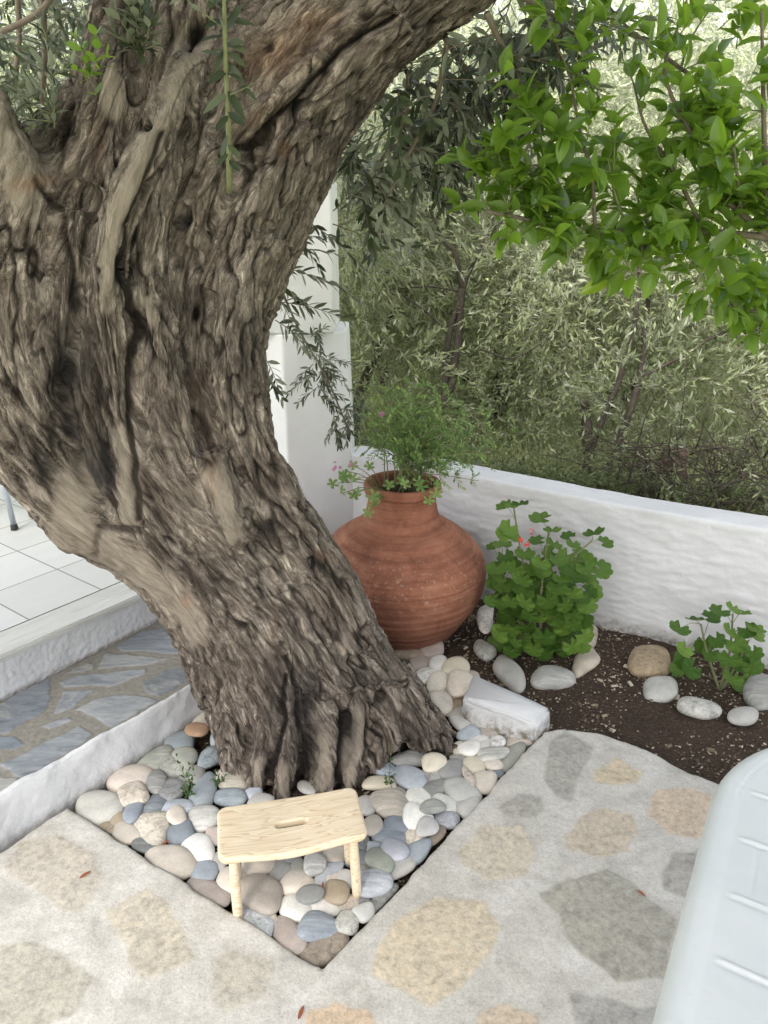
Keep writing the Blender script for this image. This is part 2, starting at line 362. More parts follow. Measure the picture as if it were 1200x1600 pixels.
def terracotta():
    m, nt, lk, b = mat('old_terracotta'); co = objco(nt)
    sx = nt.new('ShaderNodeSeparateXYZ'); lk.new(co, sx.inputs[0])
    n1 = noise(nt, lk, co, 7, 6, .65, .5); n2 = noise(nt, lk, co, 55, 6, .75)
    band = noise(nt, lk, mapping(nt, lk, co, (1.2, 1.2, 30)), 2.2, 5, .65, .3)
    c = ramp(nt, lk, n1, [(.28, (.17, .068, .042)), (.5, (.31, .125, .075)), (.75, (.42, .20, .125))])
    c = mix(nt, lk, .75, c, ramp(nt, lk, band, [(.3, (.6, .56, .54)), (.55, (1, 1, 1)), (.8, (1.15, 1.12, 1.1))]), 'MULTIPLY')
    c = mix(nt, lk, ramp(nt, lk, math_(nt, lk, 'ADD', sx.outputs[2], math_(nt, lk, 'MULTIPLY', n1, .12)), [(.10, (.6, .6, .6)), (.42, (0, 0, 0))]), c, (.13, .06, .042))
    k = math_(nt, lk, 'MULTIPLY', ramp(nt, lk, n2, [(.54, (0, 0, 0)), (.7, (1, 1, 1))]), ramp(nt, lk, sx.outputs[2], [(.22, (.10, .10, .10)), (.36, (.75, .75, .75)), (.52, (.12, .12, .12))]))
    c = mix(nt, lk, math_(nt, lk, 'MULTIPLY', k, .75), c, (.62, .48, .38))
    lk.new(c, b.inputs['Base Color']); b.inputs['Roughness'].default_value = .78; b.inputs['Specular IOR Level'].default_value = .25
    bump(nt, lk, math_(nt, lk, 'ADD', band, n2), .5, .004, b); return m
M_POT = terracotta()
def wood_mat():
    m, nt, lk, b = mat('pale_pine'); co = objco(nt)
    v = mapping(nt, lk, co, (1.0, 9, 9))
    n0 = noise(nt, lk, v, 2.2, 4, .5, 1.4)
    q = noise(nt, lk, mapping(nt, lk, co, (1.1, 13, 13)), 3.0, 2, .5, .9); q = math_(nt, lk, 'FRACT', math_(nt, lk, 'MULTIPLY', q, 9.0))
    c = ramp(nt, lk, q, [(0, (.80, .70, .54)), (.7, (.73, .60, .43)), (.93, (.58, .43, .27)), (1, (.79, .68, .52))])
    c = mix(nt, lk, .7, c, ramp(nt, lk, n0, [(.3, (.93, .90, .86)), (.7, (1.05, 1.05, 1.05))]), 'MULTIPLY')
    lk.new(c, b.inputs['Base Color']); b.inputs['Roughness'].default_value = .5; b.inputs['Specular IOR Level'].default_value = .35
    bump(nt, lk, noise(nt, lk, mapping(nt, lk, co, (3, 60, 60)), 6, 3), .12, .001, b); return m
M_WOOD = wood_mat()
def plastic_mat():
    m, nt, lk, b = mat('white_plastic'); co = objco(nt)
    f = noise(nt, lk, co, 6, 5, .6, .5); g = noise(nt, lk, mapping(nt, lk, co, (1, 6, 1)), 30, 4, .7)
    c = ramp(nt, lk, f, [(.3, (.62, .65, .66)), (.7, (.72, .74, .745))])
    c = mix(nt, lk, ramp(nt, lk, g, [(.62, (0, 0, 0)), (.8, (.35, .35, .35))]), c, (.5, .47, .43))
    lk.new(c, b.inputs['Base Color']); b.inputs['Roughness'].default_value = .36; b.inputs['Specular IOR Level'].default_value = .4
    bump(nt, lk, noise(nt, lk, co, 200, 2), .06, .001, b); return m
M_PLAST = plastic_mat()
def tile_mat():
    m, nt, lk, b = mat('pale_terrace_tiles'); co = objco(nt)
    sh = nt.new('ShaderNodeMapping'); sh.inputs['Location'].default_value = (.055, .062, 0); lk.new(co, sh.inputs['Vector'])
    br = nt.new('ShaderNodeTexBrick'); br.offset = 0; br.inputs['Scale'].default_value = 1; br.inputs['Mortar Size'].default_value = .0032; br.inputs['Mortar Smooth'].default_value = .2
    br.inputs['Brick Width'].default_value = .29; br.inputs['Row Height'].default_value = .305
    br.inputs['Color1'].default_value = (.60, .60, .59, 1); br.inputs['Color2'].default_value = (.66, .66, .655, 1); br.inputs['Mortar'].default_value = (.22, .215, .21, 1)
    lk.new(sh.outputs[0], br.inputs['Vector'])
    n = noise(nt, lk, mapping(nt, lk, co, (.7, 4, 1)), 4, 6, .7, .6)
    c = mix(nt, lk, .8, br.outputs['Color'], ramp(nt, lk, n, [(.3, (.94, .945, .95)), (.7, (1.03, 1.03, 1.02))]), 'MULTIPLY')
    lk.new(c, b.inputs['Base Color']); b.inputs['Roughness'].default_value = .4
    bump(nt, lk, br.outputs['Fac'], -.5, .002, b); return m
M_TILE = tile_mat()
def marble_mat():
    m, nt, lk, b = mat('marble_edge_slab'); co = objco(nt)
    n = noise(nt, lk, mapping(nt, lk, co, (.6, 5, 5)), 5, 7, .7, 1.2)
    c = ramp(nt, lk, n, [(.3, (.42, .42, .40)), (.5, (.55, .55, .53)), (.72, (.64, .64, .63))])
    lk.new(c, b.inputs['Base Color']); b.inputs['Roughness'].default_value = .42; bump(nt, lk, n, .1, .001, b); return m
M_MARBLE = marble_mat()
def grass_mat():
    m, nt, lk, b = mat('grassy_hillside'); co = objco(nt)
    n = noise(nt, lk, co, 3, 8, .75)
    c = ramp(nt, lk, n, [(.3, (.12, .17, .05)), (.5, (.24, .29, .10)), (.7, (.42, .42, .20))])
    lk.new(c, b.inputs['Base Color']); b.inputs['Roughness'].default_value = .95; bump(nt, lk, n, 1, .05, b); return m
M_GRASS = grass_mat()
# ------------------------------------------------------------------ setting
def poly_sd(X, poly):
    """signed distance (positive inside) of 2-D points to a closed polygon"""
    poly = np.asarray(poly, float)[:, :2]; n = len(poly); d = np.full(len(X), 1e9); ins = np.zeros(len(X), bool); near = np.zeros((len(X), 2))
    for i in range(n):
        a = poly[i]; b = poly[(i + 1) % n]; ab = b - a; t = np.clip(((X - a) @ ab) / (ab @ ab + 1e-12), 0, 1)
        q = a + t[:, None] * ab; dd = ((X - q) ** 2).sum(1); m = dd < d; d = np.where(m, dd, d); near[m] = q[m]
        c = (a[1] > X[:, 1]) != (b[1] > X[:, 1])
        if a[1] != b[1]: ins ^= c & (X[:, 0] < (b[0] - a[0]) * (X[:, 1] - a[1]) / (b[1] - a[1]) + a[0])
    return np.where(ins, 1, -1) * np.sqrt(d), near
def densify(poly, step, jit, seed=0):
    poly = np.asarray(poly, float)[:, :2]; out = []; r = np.random.default_rng(seed)
    for i in range(len(poly)):
        a = poly[i]; b = poly[(i + 1) % len(poly)]; L = np.linalg.norm(b - a); k = max(1, min(400, int(L / step)))
        nrm = np.array([-(b - a)[1], (b - a)[0]]) / (L + 1e-9)
        for j in range(k):
            p = a + (b - a) * j / k; s = perlin(np.array([[p[0] * 9, p[1] * 9, seed + .5]]))[0] + .6 * perlin(np.array([[p[0] * 40, p[1] * 40, seed + .5]]))[0]
            out.append(p + nrm * jit * s)
    return np.array(out)
def slab(name, poly, xs, ys, z, thick, stones, mats_, hfun=None, rnd=.006, blur=.012, **kw):
    gx, gy = np.meshgrid(xs, ys); X = np.stack([gx.ravel(), gy.ravel()], 1); sdv, near = poly_sd(X, poly)
    nx, ny = len(xs), len(ys); idx = np.arange(nx * ny).reshape(ny, nx)
    Q = np.stack([idx[:-1, :-1], idx[:-1, 1:], idx[1:, 1:], idx[1:, :-1]], -1).reshape(-1, 4)
    ins = sdv > 0; keep = ins[Q].any(1); Q = Q[keep]
    out = ~ins; X2 = X.copy(); X2[out] = near[out]
    used = np.zeros(len(X), bool); used[Q.ravel()] = True; rm = np.cumsum(used) - 1; X2 = X2[used]; sdu = np.maximum(sdv[used], 0); Q = rm[Q]
    co3 = np.concatenate([X2, np.zeros((len(X2), 1))], 1)
    msk = np.zeros(len(X2)); tint = np.full((len(X2), 3), .4)
    for k, (pl, col) in enumerate(stones):
        w_ = co3 * 1; off = np.stack([perlin(co3 * 12 + k), perlin(co3 * 12 + k + 50)], 1) * .012 + np.stack([perlin(co3 * 40 + k), perlin(co3 * 40 + k + 50)], 1) * .004
        s, _ = poly_sd(X2 + off, pl); m = sstep(-blur, blur, s); tint = np.where((m > msk)[:, None], np.array(col), tint); msk = np.maximum(msk, m)
    zz = np.full(len(X2), z) - rnd * np.exp(-sdu / rnd * 1.2)
    if hfun is not None: zz = zz + hfun(co3, msk)
    V = np.concatenate([X2, zz[:, None]], 1)
    e = np.concatenate([Q[:, [0, 1]], Q[:, [1, 2]], Q[:, [2, 3]], Q[:, [3, 0]]]); key = np.sort(e, 1); kk = key[:, 0].astype(np.int64) * len(V) + key[:, 1]
    u, first, cnt = np.unique(kk, return_index=True, return_counts=True); be = e[first[cnt == 1]]
    n0 = len(V); B = V[be.ravel()].copy(); B[:, 2] = z - thick
    SK = np.stack([be[:, 1], be[:, 0], n0 + np.arange(len(be)) * 2, n0 + np.arange(len(be)) * 2 + 1], 1)
    V = np.concatenate([V, B]); me = raw_mesh(name, V, np.concatenate([Q, SK]))
    attr(me, 'stone', np.concatenate([msk, np.zeros(len(B))])); attr(me, 'tint', np.concatenate([tint, np.full((len(B), 3), .4)]), 'FLOAT_COLOR')
    return obj(name, me, mats_, **kw)
def pp(pts, z): return [PZ(x, y, z)[:2] for x, y in pts]
def axis(lo, a, b, hi, step, coarse=.12):
    return np.concatenate([np.arange(lo, a, coarse), np.arange(a, b, step), np.arange(b, hi + coarse, coarse)])
# ground: one terrain sheet, flat by the house, rising into a hillside behind the grove
gx = np.concatenate([np.arange(-60, -6, 3.), np.arange(-6, 6, .5), np.arange(6, 61, 3.)]); gy = np.concatenate([np.arange(-12, 3, 1.), np.arange(3, 14, .5), np.arange(14, 140, 4.)])
GX, GY = np.meshgrid(gx, gy); P3 = np.stack([GX.ravel(), GY.ravel(), 0 * GX.ravel()], 1)
hz = -.16 - .12 * sstep(3.4, 4.2, P3[:, 1]) + np.maximum(0, P3[:, 1] - 8.5) * .26 + .12 * fbm(P3 * .6) * sstep(4, 6, P3[:, 1]) - np.maximum(0, P3[:, 1] - 60) * .2
ny_, nx_ = GX.shape; idx = np.arange(ny_ * nx_).reshape(ny_, nx_)
me = raw_mesh('ground', np.stack([P3[:, 0], P3[:, 1], hz], 1), np.stack([idx[:-1, :-1], idx[:-1, 1:], idx[1:, 1:], idx[1:, :-1]], -1).reshape(-1, 4))
obj('ground', me, M_GRASS, kind='structure')
def ground_z(x, y):
    return float(-.16 - .12 * sstep(3.4, 4.2, np.array([y]))[0] + max(0, y - 8.5) * .26)
# soil bed
sx = np.arange(-1.25, 2.3, .0085); sy = np.arange(1.05, 3.45, .0085); SX, SY = np.meshgrid(sx, sy); P3 = np.stack([SX.ravel(), SY.ravel(), 0 * SX.ravel()], 1)
f1, _, _ = worley(P3 * 70); hz = -.060 + .010 * fbm(P3 * 7, 3) + .004 * fbm(P3 * 45, 2) - .003 * f1
hz += .018 * sstep(.25, .6, P3[:, 0]) * sstep(1.8, 2.3, P3[:, 1])
SOILG = (sx, sy, hz.reshape(len(sy), len(sx)))
def soil_z(x, y):
    i = int(np.clip(np.searchsorted(sx, x), 0, len(sx) - 1)); j = int(np.clip(np.searchsorted(sy, y), 0, len(sy) - 1)); return float(SOILG[2][j, i])
idx = np.arange(len(sx) * len(sy)).reshape(len(sy), len(sx))
me = raw_mesh('soil_bed', np.stack([P3[:, 0], P3[:, 1], hz], 1), np.stack([idx[:-1, :-1], idx[:-1, 1:], idx[1:, 1:], idx[1:, :-1]], -1).reshape(-1, 4))
obj('soil_bed', me, M_SOIL, kind='structure')
# patio of stones set flush in concrete, with the V-shaped cut for the bed
STONES = [
 ([(10,1350),(30,1315),(90,1305),(145,1335),(160,1370),(145,1405),(120,1427),(85,1410),(30,1375)], (.47,.43,.37)),
 ([(165,1425),(230,1385),(260,1410),(305,1500),(220,1535),(200,1490)], (.50,.455,.38)),
 ([(-10,1480),(40,1470),(100,1485),(150,1530),(120,1585),(50,1610),(-10,1610)], (.43,.41,.35)),
 ([(330,1500),(370,1485),(430,1505),(415,1560),(350,1585),(325,1540)], (.46,.43,.37)),
 ([(480,1580),(520,1565),(580,1585),(590,1610),(480,1610)], (.58,.44,.31)),
 ([(582,1493),(622,1435),(687,1400),(757,1406),(780,1447),(768,1493),(722,1540),(669,1575),(628,1552),(576,1522)], (.57,.49,.37)),
 ([(716,1324),(751,1292),(815,1289),(835,1336),(815,1371),(762,1377),(727,1353)], (.55,.49,.40)),
 ([(862,1155),(885,1143),(929,1167),(903,1219),(897,1254),(867,1245),(850,1213)], (.36,.35,.32)),
 ([(777,1263),(809,1237),(844,1245),(856,1266),(838,1280),(797,1280)], (.38,.365,.335)),
 ([(929,1207),(961,1184),(1007,1207),(996,1225),(932,1225)], (.56,.47,.34)),
 ([(885,1312),(902,1277),(943,1263),(987,1272),(993,1301),(978,1333),(937,1339),(891,1327)], (.50,.43,.345)),
 ([(1013,1260),(1031,1234),(1077,1231),(1112,1245),(1120,1290),(1095,1310),(1042,1301),(1013,1275)], (.57,.46,.35)),
 ([(835,1394),(897,1371),(949,1353),(1002,1394),(1057,1435),(1037,1528),(967,1534),(908,1493),(879,1458),(873,1429)], (.35,.335,.29)),
 ([(1028,1359),(1054,1336),(1100,1325),(1090,1412),(1037,1388)], (.36,.345,.32)),
 ([(882,1549),(943,1563),(1040,1575),(1030,1620),(905,1620)], (.35,.345,.33)),
 ([(750,1581),(790,1566),(838,1587),(850,1620),(745,1620)], (.52,.43,.33))]
stones = [(pp(p, 0), c) for p, c in STONES]
c0 = PZ(105, 1260, 0)[:2]; dcurb = np.array([math.cos(math.radians(54)), math.sin(math.radians(54))])
pat = [c0, PZ(505, 1515, 0)[:2]] + pp([(850, 1141), (880, 1137), (940, 1146), (985, 1160), (1030, 1180), (1075, 1205), (1120, 1222), (1190, 1248), (1300, 1285)], 0) + [np.array([3.0, 1.5]), np.array([3.0, -1.6]), np.array([-3.0, -1.6]), c0 - dcurb * 3.3]
pat = densify(pat, .012, .006, 2)
slab('patio', pat, axis(-3, -1.12, 1.15, 3, .0048), axis(-1.6, .95, 2.08, 2.3, .0048), 0, .11, stones, M_CONC,
     lambda P, m: .0025 * fbm(P * 14, 3) + .0012 * m, kind='structure', blur=.014)
# slate path
SL = [([(0,1098),(65,1064),(79,1061),(81,1095),(68,1112),(17,1144),(-30,1150),(-30,1110)], (0.199,0.218,0.247)),
 ([(184,1009),(221,988),(255,982),(269,996),(289,1013),(286,1023),(241,1019),(193,1018)], (0.223,0.242,0.271)),
 ([(167,1022),(215,1025),(269,1030),(227,1039),(152,1046)], (0.287,0.297,0.302)),
 ([(102,1053),(136,1036),(147,1039),(144,1046)], (0.268,0.272,0.272)),
 ([(91,1067),(113,1057),(227,1046),(224,1053),(176,1073),(142,1071),(99,1077)], (0.260,0.274,0.294)),
 ([(82,1118),(101,1081),(145,1078),(113,1107)], (0.265,0.284,0.313)),
 ([(116,1110),(147,1095),(184,1086),(215,1088),(249,1095),(176,1137),(164,1135),(147,1121)], (0.276,0.290,0.304)),
 ([(221,1067),(255,1050),(295,1039),(330,1045),(320,1050),(249,1088),(229,1081)], (0.183,0.196,0.213)),
 ([(65,1135),(108,1121),(113,1125),(79,1141)], (0.261,0.276,0.300)),
 ([(3,1195),(71,1161),(122,1135),(145,1149),(136,1158),(42,1216),(28,1213)], (0.239,0.258,0.282)),
 ([(-20,1149),(17,1152),(40,1163),(25,1172),(-20,1172)], (0.185,0.209,0.237)), ([(-10,1216),(23,1220),(26,1226),(-20,1250)], (0.342,0.338,0.323)),
 ([(270,975),(300,990),(300,1000),(275,990)], (0.239,0.258,0.282))]
C0 = PZ(0, 1243, .1)[:2]; C1 = PZ(325, 1060, .1)[:2]; R0 = PZ(0, 1095, .1)[:2]; R1 = PZ(255, 965, .1)[:2]
dc = (C1 - C0) / np.linalg.norm(C1 - C0); dr_ = (R1 - R0) / np.linalg.norm(R1 - R0)
path = [C0 - dc * 2.4, C1 + dc * .75, R1 + dr_ * .55, R0 - dr_ * 2.6]
slab('path', densify(path, .1, 0), axis(-3.2, -1.55, -.3, .1, .0036), axis(-.6, 1.55, 3.1, 3.6, .0036), .1, .26, [(pp(p, .1), c) for p, c in SL], M_SLATE,
     lambda P, m: .002 * fbm(P * 20, 2) * (1 - m) + .003 * m, kind='structure', blur=.004)
# whitewashed kerb
def strip(prof_fn, n_s, n_t, noise_amp, seed=0):
    V = []
    for i in range(n_s):
        for j in range(n_t): V.append(prof_fn(i / (n_s - 1), j / (n_t - 1)))
    V = np.array(V); idx = np.arange(n_s * n_t).reshape(n_s, n_t)
    Q = np.stack([idx[:-1, :-1], idx[1:, :-1], idx[1:, 1:], idx[:-1, 1:]], -1).reshape(-1, 4)
    V = V + noise_amp * np.stack([fbm(V * 9 + seed, 4), fbm(V * 9 + seed + 31, 4), .8 * fbm(V * 9 + seed + 67, 4)], 1)
    return V, Q
B0 = PZ(60, 1290, -.03)[:2]; B1 = PZ(338, 1108, -.03)[:2]; db = (B1 - B0) / np.linalg.norm(B1 - B0)
def curb_prof(s, t):
    a = C0 - dc * 1.6 + dc * s * 3.1; b = B0 - db * 1.7 + db * s * 3.1
    b = b if s > .35 else b
    pr = [(0, -.1), (.0, .108), (.12, .116), (.42, .112), (.56, .098), (.78, .045), (1.0, -.02), (1.1, -.12)]
    x = t * (len(pr) - 1); k = min(int(x), len(pr) - 2); f = x - k
    u = pr[k][0] * (1 - f) + pr[k + 1][0] * f; z = pr[k][1] * (1 - f) + pr[k + 1][1] * f
    q = a * (1 - u) + b * u; return (q[0], q[1], z)
V, Q = strip(curb_prof, 420, 50, .008, 5)
rad_ = fbm(V * 30, 3); V[:, 2] += .002 * rad_
me = raw_mesh('kerb', V, Q[:, ::-1]); attr(me, 'dirt', .85 * sstep(.02, -.03, V[:, 2]) * .6 + .25 * sstep(.106, .114, V[:, 2]) * (fbm(V * 14) > .45))
obj('whitewashed_kerb', me, M_WHITE, label='low lumpy whitewashed kerb between the slate path and the pebbles', cat='kerb')
# terrace
th = math.radians(53.5)
terr = bpy.data.objects.new('terrace', None)
me = bpy.data.meshes.new('terrace'); bm = bmesh.new()
def bmbox(bm, lo, hi, mi=0, bev=0):
    r = bmesh.ops.create_cube(bm, size=1); vs = r['verts']
    for v in vs: v.co = Vector([lo[k] + (v.co[k] + .5) * (hi[k] - lo[k]) for k in range(3)])
    fs = set(f for v in vs for f in v.link_faces)
    for f in fs: f.material_index = mi
    if bev: bmesh.ops.bevel(bm, geom=list(set(e for f in fs for e in f.edges)), offset=bev, segments=2, affect='EDGES')
bpy.data.objects.remove(terr)
bmbox(bm, (-3, 2.380, .1), (2.36, 8, .258)); bm.to_mesh(me); bm.free()
o = obj('terrace', me, M_TILE, kind='structure'); o.rotation_euler = (0, 0, th)
me = bpy.data.meshes.new('marble_edge'); bm = bmesh.new(); bmbox(bm, (-3, 2.226, .233), (2.36, 2.379, .2585), 0, .006); bm.to_mesh(me); bm.free()
o = obj('marble_step_edge', me, M_MARBLE, label='long pale marble nosing slab along the edge of the tiled terrace', cat='step edge'); o.rotation_euler = (0, 0, th)
def riser_prof(s, t):
    a = R0 - dr_ * 1.3 + dr_ * s * 2.35; nn = np.array([-dr_[1], dr_[0]]); q = a + nn * (.012 - .012 * (1 - t)); return (q[0], q[1], .06 + .172 * t)
V, Q = strip(riser_prof, 500, 40, .003, 9)
V[:, :2] += (.0025 * fbm(V * 55, 2))[:, None] * np.array([dr_[1], -dr_[0]])
n0 = len(V); me = raw_mesh('riser', V, Q); attr(me, 'dirt', .8 * sstep(.115, .1, V[:, 2]))
mod_o = obj('terrace_riser', me, M_WHITE, label='rough whitewashed riser below the marble edge of the terrace', cat='step riser')
sm = mod_o.modifiers.new('thick', 'SOLIDIFY'); sm.thickness = .05; sm.offset = -1
# garden wall
W0 = np.array([-.19, 3.385 + .053 * .572]); dW = np.array([math.cos(math.radians(-29.8)), math.sin(math.radians(-29.8))]); nW = np.array([dW[1], -dW[0]])
WL = 3.4
def wall_prof(s, t):
    pr = [(.0, -.2), (.0, -.05), (-.004, .08), (0, .25), (.0, .45), (.0, .520), (-.003, .530), (-.012, .535), (-.08, .538), (-.14, .536), (-.152, .528), (-.155, .49), (-.155, -.3)]
    L = [0]; 
    for k in range(1, len(pr)): L.append(L[-1] + max(.02, math.dist(pr[k], pr[k - 1])))
    x = t * L[-1]; k = max(i for i in range(len(pr) - 1) if L[i] <= x + 1e-9); f = min(1, (x - L[k]) / (L[k + 1] - L[k]))
    u = pr[k][0] * (1 - f) + pr[k + 1][0] * f; z = pr[k][1] * (1 - f) + pr[k + 1][1] * f
    p = W0 + dW * s * WL + nW * u
    z += (.012 * math.sin(s * 9 + 1) - .012 * s) * min(1, max(0, z / .4))
    return (p[0], p[1], z)
V, Q = strip(wall_prof, 560, 230, .003, 21)
ST = np.stack([(V[:, :2] - W0) @ dW, V[:, 2], 0 * V[:, 0]], 1)
wave = fbm(ST * np.array([4.5, 12, 1]), 4); lump = fbm(ST * np.array([12, 45, 1]) + 9, 3)
front = sstep(-.06, .0, (V[:, :2] - W0) @ nW) * sstep(.525, .48, V[:, 2])
V[:, :2] += (front * (.0042 * wave * (1 + .8 * fbm(ST * 2.1 + 4, 2)) + .003 * lump))[:, None] * nW
me = raw_mesh('wall', V, Q[:, ::-1]); attr(me, 'dirt', .9 * sstep(.03, -.04, V[:, 2] - .02 * wave))
obj('garden_wall', me, M_WHITE, label='low whitewashed plaster wall behind the flower bed', cat='wall')
# house corner
def prism(poly, z0, z1):
    n = len(poly); V = [(x, y, z0) for x, y in poly] + [(x, y, z1) for x, y in poly]
    F = [tuple(range(n))[::-1], tuple(range(n, 2 * n))] + [(i, (i + 1) % n, n + (i + 1) % n, n + i) for i in range(n)]; return V, F
def bev_mesh(name, V, F, width, seg=3):
    me = bpy.data.meshes.new(name); me.from_pydata([tuple(map(float, v)) for v in V], [], F); bm = bmesh.new(); bm.from_mesh(me)
    bmesh.ops.recalc_face_normals(bm, faces=bm.faces)
    bmesh.ops.bevel(bm, geom=list(bm.edges), offset=width, segments=seg, affect='EDGES', profile=.6)
    for f in bm.faces: f.smooth = True
    bm.to_mesh(me); bm.free(); return me
hc = empty('house_corner', (-.44, 3.3, -.1), 'white plastered house corner seen between the leaning trunk and the garden wall', 'building')
V, F = prism([(-.44, 3.25), (-.137, 3.395), (-.137, 3.75), (-.95, 4.1), (-.95, 3.62)], -.1, 1.12)
V = np.array(V); top = V[:, 2] > 1
V[top & (V[:, 0] > -.2), 0] -= .035; V = V - (-.44, 3.3, -.1)
obj('lower_wall', bev_mesh('lower_wall', V, F, .012), M_PLASTER, hc)
V, F = prism([(-.90, 3.21), (-.218, 3.30), (-.218, 3.75), (-.90, 4.1)], 1.121, 1.75)
obj('upper_wall', bev_mesh('upper_wall', np.array(V) - (-.44, 3.3, -.1), F, .012), M_PLASTER, hc)
# whitewashed kerb block
bl = [PZ(733, 1082, .02), PZ(752, 1106, .02), PZ(828, 1143, .0), PZ(852, 1118, .03)]
me = bpy.data.meshes.new('block'); 
ta, tb, tc, td = PZ(740, 1052, .07)[:3], PZ(862, 1104, .06)[:3], PZ(838, 1134, .045)[:3], PZ(722, 1092, .055)[:3]
base = [(ta[0], ta[1] + .02, -.1), (tb[0] + .01, tb[1] + .01, -.1), (tc[0], tc[1] - .02, -.1), (td[0] + .0, td[1] - .05, -.1)]
V = [ta, tb, tc, td] + base; F = [(0, 3, 2, 1), (4, 5, 6, 7), (0, 1, 5, 4), (1, 2, 6, 5), (2, 3, 7, 6), (3, 0, 4, 7)]
me.from_pydata([tuple(map(float, v)) for v in V], [], F); bm = bmesh.new(); bm.from_mesh(me); bmesh.ops.recalc_face_normals(bm, faces=bm.faces)
bmesh.ops.bevel(bm, geom=list(bm.edges), offset=.009, segments=2, affect='EDGES'); bmesh.ops.triangulate(bm, faces=bm.faces)
for k in range(4): bmesh.ops.subdivide_edges(bm, edges=[e for e in bm.edges if e.calc_length() > .009], cuts=1, use_grid_fill=False)
bm.to_mesh(me); bm.free(); V = np.zeros(len(me.vertices) * 3); me.vertices.foreach_get('co', V); V = V.reshape(-1, 3)
V += .0035 * np.stack([fbm(V * 22, 3), fbm(V * 14 + 9, 3), fbm(V * 14 + 19, 3)], 1); me.vertices.foreach_set('co', V.ravel())
me.polygons.foreach_set('use_smooth', [True] * len(me.polygons))
mid = (V[:, 0] - ta[0]) * .0
attr(me, 'dirt', np.clip(.3 * (fbm(V * 20, 3) > .25) * (V[:, 2] < .055) + sstep(.04, .0, V[:, 2]) * 1.1 + sstep(tb[0] - .03, tb[0] + .0, V[:, 0]), 0, 1.3)); me.update()
obj('kerb_block', me, M_WHITE, label='short whitewashed kerb block with a dirty broken end, between the pebbles and the dark soil', cat='block')
